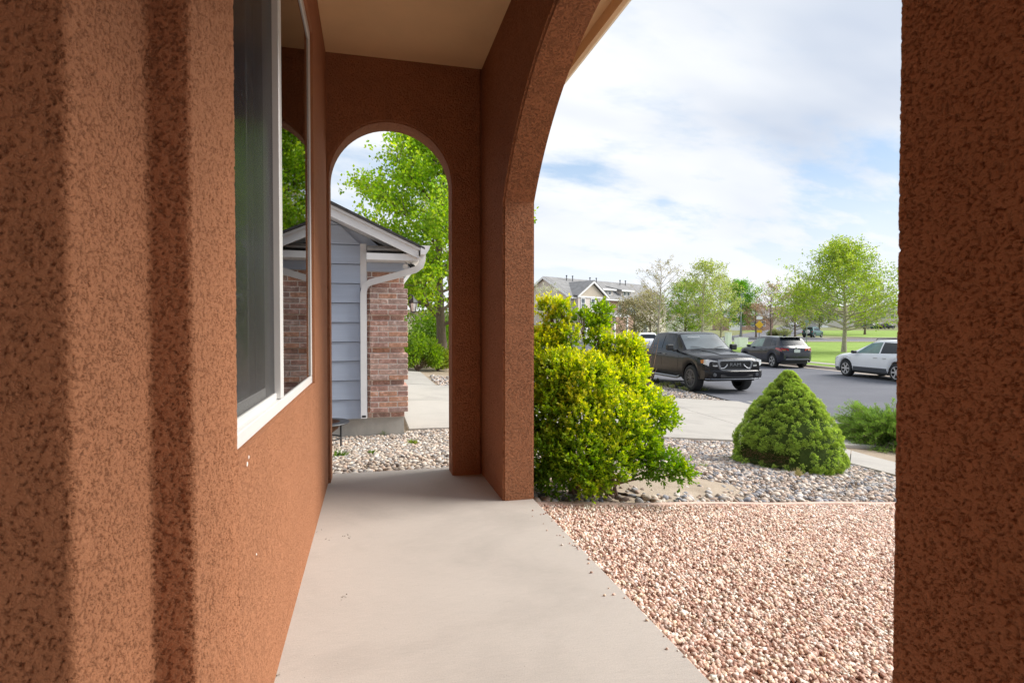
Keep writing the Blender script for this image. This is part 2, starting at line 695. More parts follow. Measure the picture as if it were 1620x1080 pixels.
# cross street and the road that climbs the hill behind the park
sheet('cross_sidewalk', lambda s, t: (4 + 85 * s, 70.2 + 1.7 * t + 3.0 * s), 30, 2, 0.16, M['concrete'])
sheet('cross_street', lambda s, t: (2 + 95 * s, 74.2 + 10 * t + 3.0 * s), 30, 6, 0.03, M['far_asphalt'])
sheet('far_sidewalk', lambda s, t: (2 + 95 * s, 87.6 + 2.2 * t + 3.0 * s), 30, 2, 0.07, M['concrete'])
hr = nonuni([86, 95, 105, 120, 140, 170, 210, 260])
sheet('hill_road', lambda s, t: (hr(t) * lerp(hr(t), [86, 120, 160, 260], [0.395, 0.44, 0.478, 0.50]) + lerp(hr(t), [86, 100, 260], [19, 11, 12]) * (s - .25), hr(t)),
      6, 40, 0.09, M['far_asphalt'])
sheet('field', lambda s, t: (-250 + 650 * s, 89.0 + 200 * t), 30, 24, -0.005, M['field'])
sheet('far_lawn', lambda s, t: (8 + 28 * s, 90.0 + 60 * t), 12, 14, 0.05, M['lawn'])
sheet('far_park_lawn', lambda s, t: (58 + 60 * s, 91 + 55 * t), 12, 14, 0.05, M['lawn'])

# the neighbour's driveway, in slabs with open joints; it runs from the garage to the street
drv = sheet('driveway', lambda s, t: tuple(L2W(0.46 + s * (9.15 - 0.46) + 0.9 * t * s, 7.25 + 6.2 * t).xy), 24, 16, -0.022, M['soil'])
xs_ = [0.47, 3.35, 6.25, 9.12]
ys_ = [7.27, 10.3, 13.4]
for i in range(3):
    for j in range(2):
        def f(s, t, i=i, j=j):
            Y = ys_[j] + 0.008 + (ys_[j + 1] - ys_[j] - 0.016) * t
            k = (Y - 7.25) / 6.2
            x0 = xs_[i] + 0.008 + 0.9 * k * (xs_[i] - .46) / 8.69
            x1 = xs_[i + 1] - 0.008 + 0.9 * k * (xs_[i + 1] - .46) / 8.69
            return tuple(L2W(x0 + (x1 - x0) * s, Y).xy)
        sheet('slab', f, 10, 10, 0.022, M['concrete'], parent=drv, thick=0.06)
# the walk past the neighbour's garage
wk = sheet('path', lambda s, t: tuple(L2W(0.46 + 1.05 * s, 13.42 + 4.4 * t).xy), 6, 12, -0.022, M['soil'])
for j in range(3):
    sheet('slab', lambda s, t, j=j: tuple(L2W(0.47 + 1.03 * s, 13.43 + 1.46 * (j + t * 0.985)).xy), 4, 6, 0.022, M['concrete'], parent=wk, thick=0.06)
# the front walk that comes off the driveway behind the small spruce
PA0, PA1, PB0 = ground_at(1332, 732), ground_at(1408, 752), ground_at(1336, 712)
PDV = (PA1 - PA0).normalized()


def path_pt(s, t):
    c = PA0 + (PB0 - PA0) * s + PDV * (-1.05 + 3.6 * t)
    return (c.x, c.y)


fw = sheet('footpath', path_pt, 3, 14, -0.022, M['soil'])
for j in range(3):
    sheet('slab', lambda s, t, j=j: path_pt(s, (j + t * 0.985) / 3), 3, 8, 0.028, M['concrete'], parent=fw, thick=0.06)

# porch slab
pf = MB()
pf.bevbox(-1.6, 0.945, -1.4, 4.135, -0.16, 0.0, 0.012)
pfo = pf.build('porch_floor', M['porch_concrete'])
pfo.rotation_euler = (0, 0, TH)
pfo['kind'] = 'structure'

# ------------------------------------------------------------------ our stucco house
house = empty('stucco_house', (0, 0, 0), TH)
tag(house, 'terracotta stucco house front with arched porch, pillars and a white framed window', 'house')


def round_path(pts, r, seg=6):
    out = [Vector((*pts[0], 0))]
    for i in range(1, len(pts) - 1):
        p0, p1, p2 = (Vector((*p, 0)) for p in pts[i - 1:i + 2])
        a, b = (p0 - p1).normalized(), (p2 - p1).normalized()
        s, e = p1 + a * r, p1 + b * r
        for k in range(seg + 1):
            t = k / seg
            out.append(s * (1 - t) ** 2 + p1 * 2 * t * (1 - t) + e * t ** 2)
    out.append(Vector((*pts[-1], 0)))
    return out


def densify(path, step, inside):
    out = [path[0]]
    for a, b in zip(path[:-1], path[1:]):
        L = (b - a).length
        n = max(1, int(math.ceil(L / step))) if inside(a, b) else max(1, int(L / 0.15))
        for k in range(1, n + 1):
            out.append(a + (b - a) * k / n)
    return out


def profile_wall(name, path, zs, m, parent, flip=False):
    n = len(path)
    P = np.array([[p.x, p.y] for p in path])
    Z = np.asarray(zs)
    V = np.zeros((len(Z), n, 3))
    V[:, :, :2] = P[None]
    V[:, :, 2] = Z[:, None]
    idx = np.arange(len(Z) * n).reshape(len(Z), n)
    a, b, c, d = idx[:-1, :-1], idx[:-1, 1:], idx[1:, 1:], idx[1:, :-1]
    F = np.stack([a, b, c, d], -1).reshape(-1, 4)
    if flip:
        F = F[:, ::-1]
    me = np_mesh(name, V.reshape(-1, 3), F, smooth_=True)
    return link_mesh(name, me, m, parent)


STEP = 0.0028
zs_near = list(np.arange(-0.1, 0.36, 0.05)) + list(np.arange(0.36, 1.72, STEP)) + list(np.arange(1.72, 2.951, 0.06)) + [2.95]
# stepped wall beside the front door, up to the window
path = round_path([(-1.6, 0.756), (-0.53, 0.756), (-0.332, 0.756), (-0.332, 0.99), (-0.27, 0.99), (-0.27, 1.288), (-0.42, 1.288)], 0.008, 4)
path = densify(path, STEP, lambda a, b: min(a.x, b.x) > -0.55 or (b - a).length < 0.05)
path2 = []
for p in path:                     # the long hidden stretch stays coarse
    if p.x < -0.54 and path2 and (p - path2[-1]).length < 0.2 and p.x > -1.59:
        continue
    path2.append(p)
ew_up = profile_wall('entry_wall', path2, [0.735] + [z for z in zs_near if z > 0.735], M['stucco_near'], house)
path3 = [p for p in path2 if p.y < 1.2775] + [Vector((-0.27, y, 0)) for y in np.arange(1.279, 1.2905, 0.003)] + [Vector((-0.27, 1.2905, 0))]
profile_wall('entry_wall_base', path3, [z for z in zs_near if z < 0.734] + [0.735], M['stucco_near'], house)
# near pillar of the big arch
path = round_path([(0.94, 0.44), (0.752, 0.44), (0.752, 0.68), (0.795, 0.68), (0.94, 0.68), (0.94, 0.441)], 0.014, 5)
path = densify(path, STEP, lambda a, b: min(a.y, b.y) > 0.445 and max(a.x, b.x) < 0.80)
path2 = [path[0]]
for p in path[1:]:
    if p.y < 0.38 and 0.12 < p.y and (p - path2[-1]).length < 0.04:
        continue
    path2.append(p)
profile_wall('pillar', path2, [z for z in zs_near if z < 1.73] + [1.735], M['stucco_near'], house, flip=True)


def bevel_sharp(o, w=0.012, seg=3, ang=40):
    bm = bmesh.new()
    bm.from_mesh(o.data)
    es = [e for e in bm.edges if len(e.link_faces) == 2 and e.calc_face_angle(0) > math.radians(ang)]
    bmesh.ops.bevel(bm, geom=es, offset=w, segments=seg, affect='EDGES', clamp_overlap=True)
    bm.to_mesh(o.data)
    bm.free()
    o.data.shade_smooth()
    o.data.set_sharp_from_angle(angle=math.radians(35))


# window wall with its opening
wl = MB()
wl.prism([(1.29, -0.1), (3.868, -0.1), (3.868, 2.95), (1.29, 2.95), (1.29, 2.47), (3.0, 2.47), (3.0, 0.735), (1.29, 0.735)], 'x', -0.42, -0.27)
o = wl.build('window_wall', M['stucco_near'], house)
# shallow plaster base at the far end of the window wall
bp = MB()
bp.bevbox(-0.275, -0.262, 1.30, 3.20, -0.05, 0.05, 0.005)

# far end wall with the small arch
pts = [(-0.8, -0.1), (-0.255, -0.1)]
pts += [(0.145 - 0.40 * math.cos(a), 1.975 + 0.40 * math.sin(a)) for a in np.linspace(0, math.pi, 33)]
pts += [(0.545, -0.1), (0.748, -0.1), (0.748, 2.95), (-0.8, 2.95)]
ew = MB()
ew.prism(pts, 'y', 3.87, 4.07)
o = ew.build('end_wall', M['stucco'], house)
bevel_sharp(o)
# arcade wall with the wide arch
yc, zc, R = 1.95, 0.815, 1.575
aa = math.acos(1.27 / R)
arc = [(yc + R * math.cos(a), zc + R * math.sin(a)) for a in np.linspace(aa, math.pi - aa, 49)]
pts = [(4.07, -0.1), (4.07, 2.95), (-1.4, 2.95), (-1.4, -0.1), (-1.15, -0.1), (-1.15, 2.2), (-0.85, 2.34), (-0.2, 2.34), (0.44, 2.2), (0.44, 1.73), (0.68, 1.73)]
pts += arc[::-1][1:] + [(3.22, 1.70), (3.225, -0.1)]
aw = MB()
aw.prism(pts, 'x', 0.75, 0.94)
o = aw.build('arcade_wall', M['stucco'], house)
bevel_sharp(o)
# walls of the entry alcove behind the viewer
wb = MB()
wb.box(-1.8, -1.6, -1.4, 0.9, -0.1, 2.95).box(-1.8, 0.94, -1.6, -1.4, -0.1, 2.95)
wb.build('alcove_wall', M['stucco'], house)
cl = MB()
cl.box(-1.6, 0.75, -1.4, 3.87, 2.785, 2.83)
cl.build('ceiling', M['ceiling'], house)
# roof, soffit, fascia and gutter
rf = MB()
rf.prism([(1.20, 2.90), (-4.0, 4.6), (-4.0, 2.952), (1.20, 2.84)], 'y', -4.0, 4.55)
rf.build('roof', M['shingle'], house)
so = MB()
so.box(0.94, 1.275, -4.0, 4.5, 2.775, 2.80)
so.build('soffit', M['tan_trim'], house)
fb = MB()
fb.box(1.275, 1.30, -4.0, 4.52, 2.70, 2.90)
fb.build('fascia', M['tan_trim'], house)
gt = MB()
gprof = [(g[0] + 0.11, g[1]) for g in [(1.192, 2.90), (1.192, 2.765), (1.245, 2.765), (1.285, 2.80), (1.30, 2.87), (1.315, 2.90), (1.305, 2.90), (1.29, 2.872), (1.275, 2.808), (1.24, 2.775), (1.20, 2.775), (1.20, 2.90)]]
gt.prism(gprof, 'y', -4.0, 4.54)
gt.build('gutter', M['tan_trim'], house)

# window: frame, tracks, mullion, pane, screen, curtain
fr = MB()
Y0, Y1, Z0, Z1, t_ = 1.292, 2.998, 0.737, 2.468, 0.045
XF0, XF1 = -0.37, -0.282
fr.bevbox(XF0, XF1, Y0, Y1, Z0, Z0 + 0.036, 0.003)
fr.bevbox(XF0, XF1, Y0, Y1, Z1 - t_, Z1, 0.003)
fr.bevbox(XF0, XF1, Y0, Y0 + t_, Z0 + 0.036, Z1 - t_, 0.003)
fr.bevbox(XF0, XF1, Y1 - 0.028, Y1, Z0 + 0.036, Z1 - t_, 0.003)
win = fr.build('window', M['vinyl'], house)
tr_ = MB()
tr_.bevbox(-0.312, -0.297, Y0 + t_, 1.984, Z0 + 0.036, Z0 + 0.058, 0.002)
tr_.bevbox(-0.345, -0.330, Y0 + t_, 1.984, Z0 + 0.036, Z0 + 0.075, 0.002)
tr_.build('track', M['vinyl'], win)
ml = MB()
ml.bevbox(-0.34, -0.281, 1.985, 2.03, Z0 + 0.037, Z1 - t_ - 0.001, 0.004)
ml.build('mullion', M['vinyl'], win)
pn = MB()
pn.box(-0.293, -0.289, 2.032, Y1 - 0.029, Z0 + 0.037, Z1 - t_ - 0.001)
pn.build('pane', M['pane'], win)
pn = MB()
pn.box(-0.336, -0.332, Y0 + t_, 1.985, Z0 + 0.075, Z1 - t_)
pn.build('pane', M['pane'], win)
sr = MB()
sr.box(-0.3045, -0.3035, Y0 + t_, 1.985, Z0 + 0.058, Z1 - t_)
scr = sr.build('screen', M['screen'], win)
scr['label'] = 'dark grey insect screen over the sliding sash'
M['blind'] = plain('grey_blind', (0.52, 0.53, 0.54), 0.5, 0.06, 5)
# pleated curtain and a dark room box behind
cu = MB()
vs, fs = [], []
yy = np.linspace(1.2, 3.1, 120)
for k, y in enumerate(yy):
    x = -0.47 + 0.022 * math.sin(k * 0.9) + 0.008 * math.sin(k * 2.3)
    vs += [(x, y, 0.70), (x, y, 2.5)]
for k in range(len(yy) - 1):
    fs.append((2 * k, 2 * k + 2, 2 * k + 3, 2 * k + 1))
cu.add(vs, fs)
cuo = cu.build('curtain', M['curtain'], win, 60)
for k in range(28):
    bl = MB()
    z = 0.86 + k * 0.055
    bl.add([(-0.385, 1.25, z), (-0.385, 2.02, z), (-0.425, 2.02, z + 0.022), (-0.425, 1.25, z + 0.022), (-0.385, 1.25, z - 0.003), (-0.385, 2.02, z - 0.003), (-0.425, 2.02, z + 0.019), (-0.425, 1.25, z + 0.019)],
           [(0, 1, 2, 3), (7, 6, 5, 4), (0, 4, 5, 1), (2, 6, 7, 3), (1, 5, 6, 2), (0, 3, 7, 4)])
    bl.build('blind_slat', M['blind'], win)
rb = MB()
rb.box(-0.62, -0.60, 1.0, 3.3, 0.3, 2.7)
rb.build('back_panel', M['curtain'], win)
# flaked paint spots on the stucco
for (y, z, r) in [(1.375, 0.70, 0.006), (1.392, 0.712, 0.0045), (1.47, 0.46, 0.003)]:
    ch = MB()
    ch.lathe([(0.0005, 0.0016), (r * 0.6, 0.0013), (r, 0.0003)], 'x', 9, (-0.269, y, z))
    ch.build('paint_chip', M['mortar'], house)

# ------------------------------------------------------------------ the neighbour's house
nb = empty('neighbour_house', L2W(0, 7.0, 0), TH)
tag(nb, 'blue grey lap sided house with brick pier, white trim and downspout', 'house')
M['siding'] = plain('blue_siding', (0.48, 0.55, 0.67), 0.6, 0.05, 3, bumpd=0.0015, bscale=18, stretch=(0.6, 1, 9))
M['brick_dark'] = None
mb = MB()
mb.box(-6, 0.395, 0.02, 6.4, -0.7, -0.052)
mb.build('foundation', M['foundation'], nb)


def rake_low(x):
    return 1.835 + (0.535 - x) * 0.456


# wall body behind the planks
body = MB()
body.prism([(-6.0, -0.05), (0.36, -0.05), (0.36, 1.80), (-0.0, rake_low(0.0) + 0.01), (-3.2, rake_low(-3.2) + 0.01), (-6.0, rake_low(-0.4) + 0.01)], 'y', 0.03, 6.4)
body.build('wall', M['siding'], nb)
lap = 0.2287
k = 0
while True:
    z0 = -0.05 + k * lap
    if z0 > 3.2:
        break
    z1 = z0 + lap - 0.007

    def xe(z):
        return min(-0.112, 0.535 - (z - 1.835 + 0.004) / 0.456)
    e0, e1 = xe(z0), xe(z1)
    p = MB()
    vs = [(-2.6, -0.026, z0), (e0, -0.026, z0), (e1, -0.006, z1), (-2.6, -0.006, z1), (-2.6, 0.03, z0), (e0, 0.03, z0), (e1, 0.03, z1), (-2.6, 0.03, z1)]
    p.add(vs, [(0, 1, 2, 3), (4, 7, 6, 5), (0, 4, 5, 1), (3, 2, 6, 7), (1, 5, 6, 2), (0, 3, 7, 4)])
    p.build('siding_plank', M['siding'], nb)
    k += 1
# roof with dark edge, white rake board, boxed return, frieze
RT = 0.128
rr = MB()
rr.prism([(0.62, rake_low(0.62) + RT + 0.005), (-3.2, rake_low(-3.2) + RT + 0.005), (-6.5, rake_low(-0.2)), (-6.5, rake_low(-0.2) + 0.05), (-3.2, rake_low(-3.2) + RT + 0.06), (0.62, rake_low(0.62) + RT + 0.03)], 'y', -0.36, 6.9)
roof = rr.build('roof', M['shingle'], nb)
rk = MB()
rk.prism([(0.55, rake_low(0.55)), (0.55, rake_low(0.55) + RT), (-3.2, rake_low(-3.2) + RT), (-3.2, rake_low(-3.2))], 'y', -0.33, -0.30)
rk.build('rake_board', M['white_paint'], nb)
tb = MB()
tb.prism([(0.565, rake_low(0.565) + RT - 0.03), (0.565, rake_low(0.565) + RT), (-3.2, rake_low(-3.2) + RT), (-3.2, rake_low(-3.2) + RT - 0.035)], 'y', -0.345, -0.332)
tb.build('trim_board', M['white_paint'], nb)
sb = MB()
sb.prism([(0.57, rake_low(0.57) + 0.012), (-3.2, rake_low(-3.2) + 0.012), (-3.2, rake_low(-3.2) + 0.03), (0.57, rake_low(0.57) + 0.03)], 'y', -0.298, 0.03)
sb.build('soffit', M['white_paint'], nb)
rt = MB()
rt.box(-0.036, 0.545, -0.295, 0.02, 1.805, 1.88)
rt.build('eave_return', M['white_paint'], nb)
rs = MB()
rs.box(-0.03, 0.40, -0.29, 0.0, 1.915, 1.935).box(-0.03, 0.30, -0.24, 0.0, 1.937, 1.97)
rs.build('return_roof', plain('weathered_board', (0.27, 0.25, 0.23), 0.85, 0.4, 14, stretch=(1, 1, 10)), nb)
fz = MB()
fz.box(-0.036, 0.425, -0.015, 0.03, 1.70, 1.803)
fz.box(-0.036, 0.425, -0.022, -0.016, 1.70, 1.725)
fz.build('frieze_board', M['siding'], nb)
cb = MB()
cb.box(-0.110, -0.038, -0.02, 0.03, 1.50, 2.02)
cb.build('corner_board', M['white_paint'], nb)
gu = MB()
gu.prism([(0.57, 1.975), (0.57, 1.875), (0.63, 1.875), (0.668, 1.93), (0.682, 1.975)], 'y', -0.36, 6.9)
gu.build('gutter', M['white_paint'], nb)


def rect_tube(mb, pts, w, h):
    pts = [Vector(p) for p in pts]
    vs, fs = [], []
    for i, p in enumerate(pts):
        t = (pts[min(i + 1, len(pts) - 1)] - pts[max(i - 1, 0)]).normalized()
        side = Vector((0, 1, 0))
        up = t.cross(side).normalized()
        for a, b in ((-1, -1), (1, -1), (1, 1), (-1, 1)):
            vs.append(p + up * a * w / 2 + side * b * h / 2)
    for i in range(len(pts) - 1):
        for q in range(4):
            fs.append((i * 4 + q, i * 4 + (q + 1) % 4, i * 4 + 4 + (q + 1) % 4, i * 4 + 4 + q))
    mb.add(vs, fs)


ds = MB()
rect_tube(ds, [(0.605, -0.2, 1.885), (0.602, -0.2, 1.82), (0.582, -0.2, 1.755), (0.53, -0.19, 1.715), (0.29, -0.13, 1.64), (0.0, -0.075, 1.56), (-0.055, -0.062, 1.52), (-0.074, -0.06, 1.44), (-0.075, -0.06, 0.02), (-0.075, -0.068, -0.04)], 0.072, 0.055)
ds.build('downspout', M['white_paint'], nb, 50)
dm = MB()
dm.box(-0.098, -0.052, -0.0975, -0.096, -0.028, -0.004)
dm.build('downspout_mouth', M['black_metal'], nb)

# bricks of the corner pier, each its own piece (shared mesh per kind)
bcols = [(0.48, 0.28, 0.225), (0.43, 0.25, 0.205), (0.52, 0.34, 0.28), (0.40, 0.265, 0.23), (0.55, 0.30, 0.205), (0.46, 0.32, 0.275)]


def brick_mat(i, c):
    m, N, b, out = new_mat('brick_%d' % i)
    g = N.n('ShaderNodeTexCoord')
    oi = N.n('ShaderNodeObjectInfo')
    va = N.n('ShaderNodeVectorMath', operation='ADD')
    N.l(g.outputs['Object'], va.inputs[0])
    N.l(oi.outputs['Location'], va.inputs[1])
    n1 = N.noise(va.outputs[0], 22, 5, 0.7, 0.6)
    n2 = N.noise(va.outputs[0], 70, 3, 0.7)
    cc = N.ramp(n1, [(0.28, tuple(x * 0.6 for x in c)), (0.5, c), (0.60, tuple(min(1, x * 1.3 + 0.03) for x in c)), (0.67, (0.68, 0.60, 0.56))])
    N.l(cc, b.inputs['Base Color'])
    b.inputs['Roughness'].default_value = 0.9
    b.inputs['Specular IOR Level'].default_value = 0.2
    bump(N, b, N.math('ADD', n1, n2), 0.7, 0.006)
    return m


BM = [brick_mat(i, c) for i, c in enumerate(bcols)]
brick_cache = {}


def brick(x0, x1, y0, y1, z0, z1):
    ci = random.randrange(len(BM))
    key = (round(x1 - x0, 3), round(y1 - y0, 3), round(z1 - z0, 3), ci)
    if key not in brick_cache:
        q = MB()
        q.bevbox(0, x1 - x0, 0, y1 - y0, 0, z1 - z0, 0.004)
        me = q.mesh('brick')
        me.materials.append(BM[ci])
        brick_cache[key] = me
    o = bpy.data.objects.new('brick', brick_cache[key])
    COL.objects.link(o)
    o.parent = nb
    o.location = (x0, y0 + random.uniform(-0.0015, 0.0015), z0)
    return o


cz, jt = 0.0648, 0.0135
pier = MB()                                   # mortar bed, a little behind the brick faces
pier.box(-0.036, 0.392, 0.006, 0.06, -0.05, 1.699)
pier.box(0.33, 0.392, 0.06, 1.0, -0.05, 1.845)
for blk in range(4):
    z0 = -0.05 + (1 + 6 * blk) * cz
    pier.box(0.0, 0.432, -0.048, 0.006, z0 + 0.003, z0 + 5 * cz - jt)
    pier.box(0.392, 0.432, 0.006, 0.40, z0 + 0.003, z0 + 5 * cz - jt)
pier.build('mortar_bed', M['mortar'], nb)
for c in range(27):
    z0 = -0.05 + c * cz + 0.004
    z1 = z0 + cz - jt
    blk = (c % 6) != 0 and c < 24
    odd = c % 2
    if blk:
        xs = [0.0, 0.21, 0.44] if odd else [0.0, 0.095, 0.315, 0.44]
        for a, b in zip(xs[:-1], xs[1:]):
            brick(a + (0 if a == 0 else jt / 2), b - (0 if b == 0.44 else jt / 2), -0.055, 0.03, z0, z1)
        for a, b in ((0.045, 0.22), (0.23, 0.40)):
            brick(0.345, 0.44, a, b, z0, z1)
        brick(-0.036, -0.006, 0.0, 0.05, z0, z1)
    else:
        xs = [-0.036, 0.13, 0.345, 0.40] if odd else [-0.036, 0.02, 0.235, 0.40]
        for a, b in zip(xs[:-1], xs[1:]):
            brick(a + jt / 2, b - (0 if b == 0.40 else jt / 2), 0.0, 0.05, z0, z1)
        for a, b in ((0.055, 0.26), (0.27, 0.47)):
            brick(0.31, 0.40, a, b, z0, z1)
# garage front beyond the pier
gd = MB()
gd.box(0.34, 0.37, 1.0, 6.0, -0.05, 1.845)
gd.build('garage_front', M['siding'], nb)
for k in range(4):
    g_ = MB()
    g_.bevbox(0.37, 0.395, 1.15, 5.85, -0.2 + 0.46 * k, 0.25 + 0.46 * k, 0.01)
    g_.build('garage_panel', M['white_paint'], nb)

# coach lamp on the garage front and flood lamp under the eave
lamp = empty('wall_lantern', nb.matrix_world @ Vector((0, 0, 0)), TH)
lamp.location = L2W(0.440, 7.30, 1.36)
tag(lamp, 'black coach lantern with clear glass on the brick pier', 'lantern')
q = MB()
q.box(0.0, 0.016, -0.05, 0.05, -0.06, 0.10)
q.tube([(0.01, 0, 0.04), (0.05, 0, 0.085), (0.085, 0, 0.075), (0.09, 0, 0.045)], 0.009, 6)
q.build('bracket', M['black_metal'], lamp)
q = MB()
q.lathe([(0.001, 0.075), (0.012, 0.06), (0.018, 0.045), (0.05, 0.015), (0.062, -0.012), (0.058, -0.02), (0.001, -0.02)], 'z', 8, (0.09, 0, 0))
q.build('cap', M['black_metal'], lamp, 30)
q = MB()
q.lathe([(0.052, -0.021), (0.047, -0.07), (0.034, -0.125), (0.001, -0.125)], 'z', 8, (0.09, 0, 0))
q.build('lamp_glass', plain('frosted_glass', (0.62, 0.63, 0.62), 0.2, 0.08, 12), lamp)
q = MB()
for k in range(4):
    a = math.pi / 4 + k * math.pi / 2
    q.tube([(0.09 + 0.056 * math.cos(a), 0.056 * math.sin(a), -0.018), (0.09 + 0.05 * math.cos(a), 0.05 * math.sin(a), -0.07), (0.09 + 0.036 * math.cos(a), 0.036 * math.sin(a), -0.126)], 0.0045, 5)
q.lathe([(0.001, -0.155), (0.012, -0.145), (0.03, -0.135), (0.037, -0.126), (0.001, -0.126)], 'z', 8, (0.09, 0, 0))
q.build('cage', M['black_metal'], lamp)
fl = empty('flood_lamp', L2W(0.45, 6.86, 1.765), TH)
tag(fl, 'small twin floodlight tucked under the white eave return', 'floodlight')
q = MB()
q.lathe([(0.001, 0.045), (0.04, 0.045), (0.045, 0.03), (0.001, 0.03)], 'z', 12)
q.build('mount', M['white_paint'], fl)
for s, mm in ((-1, M['white_paint']), (1, M['black_metal'])):
    q = MB()
    q.lathe([(0.012, 0.05), (0.026, 0.02), (0.034, -0.03), (0.030, -0.032), (0.001, -0.028)], 'y', 12, (s * 0.035, 0, -0.005))
    h = q.build('lamp_head', mm, fl, 40)
    h.rotation_euler = (math.radians(25), 0, math.radians(18 * s))

# fire pit beside the house
fp0 = L2W(-0.50, 6.22)
fp = empty('fire_pit', (fp0.x, fp0.y, terrain(fp0.x, fp0.y)), 0.3)
tag(fp, 'round black fire pit bowl on legs with rusty inside', 'fire pit')
q = MB()
q.lathe([(0.19, 0.265), (0.285, 0.262), (0.29, 0.268), (0.285, 0.276), (0.19, 0.278)], 'z', 28)
q.build('rim', M['black_metal'], fp, 40)
q = MB()
q.lathe([(0.001, 0.15), (0.1, 0.165), (0.165, 0.215), (0.19, 0.276), (0.196, 0.264), (0.17, 0.205), (0.1, 0.15), (0.001, 0.135)], 'z', 28)
q.build('bowl', M['rust'], fp, 60)
for k in range(3):
    a = k * 2.094 + 0.2
    q = MB()
    q.tube([(0.2 * math.cos(a), 0.2 * math.sin(a), 0.262), (0.2 * math.cos(a), 0.2 * math.sin(a), 0.0)], 0.011, 6)
    q.build('leg', M['black_metal'], fp)
q = MB()
q.lathe([(0.196, 0.10), (0.204, 0.10), (0.204, 0.112), (0.196, 0.112), (0.196, 0.10)], 'z', 24)
q.build('ring', M['black_metal'], fp)


# ------------------------------------------------------------------ stones
def ico(sub, jitter, seed):
    bm = bmesh.new()
    bmesh.ops.create_icosphere(bm, subdivisions=sub, radius=1.0)
    r = random.Random(seed)
    sx = Vector((r.uniform(-5, 5), r.uniform(-5, 5), r.uniform(-5, 5)))
    for v in bm.verts:
        v.co *= 1 + jitter * mnoise.noise(v.co * 1.3 + sx) * 2 + r.uniform(-jitter, jitter) * 0.3
    V = np.array([v.co[:] for v in bm.verts])
    F = np.array([[v.index for v in f.verts] for f in bm.faces])
    bm.free()
    return V, F


def chip(seed):
    """an angular crushed stone: a cube pulled out of shape, twelve triangles"""
    r = random.Random(seed)
    V = np.array([(x * r.uniform(0.55, 1.0), y * r.uniform(0.55, 1.0), z * r.uniform(0.55, 1.0)) for x in (-1, 1) for y in (-1, 1) for z in (-1, 1)])
    Q = [(0, 1, 3, 2), (4, 6, 7, 5), (0, 4, 5, 1), (2, 3, 7, 6), (0, 2, 6, 4), (1, 5, 7, 3)]
    F = []
    for a, b, c, d in Q:
        F += [(a, b, c), (a, c, d)] if r.random() < 0.5 else [(a, b, d), (b, c, d)]
    return V, np.array(F)


def rand_rot(n, tilt=1.0):
    a = rng.uniform(0, 2 * np.pi, n)
    b = rng.normal(0, 0.5 * tilt, n)
    c = rng.normal(0, 0.5 * tilt, n)
    ca, sa, cb, sb_, cc, sc_ = np.cos(a), np.sin(a), np.cos(b), np.sin(b), np.cos(c), np.sin(c)
    O, I = np.zeros(n), np.ones(n)
    Rz = np.stack([ca, -sa, O, sa, ca, O, O, O, I], -1).reshape(n, 3, 3)
    Rx = np.stack([I, O, O, O, cb, -sb_, O, sb_, cb], -1).reshape(n, 3, 3)
    Ry = np.stack([cc, O, sc_, O, I, O, -sc_, O, cc], -1).reshape(n, 3, 3)
    return Rx @ Ry @ Rz


def scatter(name, bases, P, S, cols, m, tilt=1.0, smooth_=True):
    Vs, Fs, Cs, off = [], [], [], 0
    which = rng.integers(0, len(bases), len(P))
    for b, (V, F) in enumerate(bases):
        ix = np.where(which == b)[0]
        if not len(ix):
            continue
        R = rand_rot(len(ix), tilt)
        W_ = np.einsum('nij,nvj->nvi', R, V[None] * S[ix][:, None, :]) + P[ix][:, None, :]
        Vs.append(W_.reshape(-1, 3))
        Fs.append((F[None] + (np.arange(len(ix)) * len(V))[:, None, None] + off).reshape(-1, F.shape[1]))
        Cs.append(np.repeat(cols[ix], len(V), axis=0))
        off += len(ix) * len(V)
    me = np_mesh(name, np.concatenate(Vs), np.concatenate(Fs), np.concatenate(Cs), smooth_)
    o = link_mesh(name, me, m)
    return o


def pick(pal, n, var=0.15):
    pal = np.array(pal)
    w = rng.integers(0, len(pal), n)
    return np.clip(pal[w] * (1 + rng.normal(0, var, (n, 1))), 0.01, 0.95)


def tz(P2):
    return np.array([terrain(u, d) for u, d in P2])


E1, E2 = ground_at(848, 799), ground_at(1405, 797)


def edge_d(u):
    return E1.y + (E2.y - E1.y) * (u - E1.x) / (E2.x - E1.x)


# pink crushed gravel between the porch slab and the edging
N0 = 128000
X = rng.uniform(0.955, 4.6, N0)
Y = rng.uniform(0.0, 4.3, N0)
u = X * CT - Y * ST
d = X * ST + Y * CT
keep = (d < edge_d(u) - 0.02) & ((u < 0.74 * d + 0.12) | ((u < 0.74 * d + 1.3) & (rng.random(N0) < 0.45))) & (d > 1.2)
u, d = u[keep], d[keep]
P = np.stack([u, d, tz(np.stack([u, d], -1)) + rng.uniform(-0.003, 0.005, len(u))], -1)
s = 0.004 + 0.0068 * rng.random(len(u)) ** 2.0
S = np.stack([s * rng.uniform(0.85, 1.35, len(u)), s, s * rng.uniform(0.55, 0.9, len(u))], -1)
pal = [(0.62, 0.42, 0.33), (0.68, 0.48, 0.39), (0.54, 0.33, 0.25), (0.80, 0.68, 0.58), (0.68, 0.47, 0.35), (0.52, 0.32, 0.25), (0.80, 0.63, 0.55), (0.76, 0.58, 0.43), (0.84, 0.74, 0.64), (0.74, 0.55, 0.45)]
o = scatter('gravel', [chip(i) for i in range(14)], P, S, pick(pal, len(u), 0.16) * 0.98, M['gravel'], 1.6, False)
tag(o, 'pink crushed stone gravel beside the porch slab', 'gravel', kind='stuff')
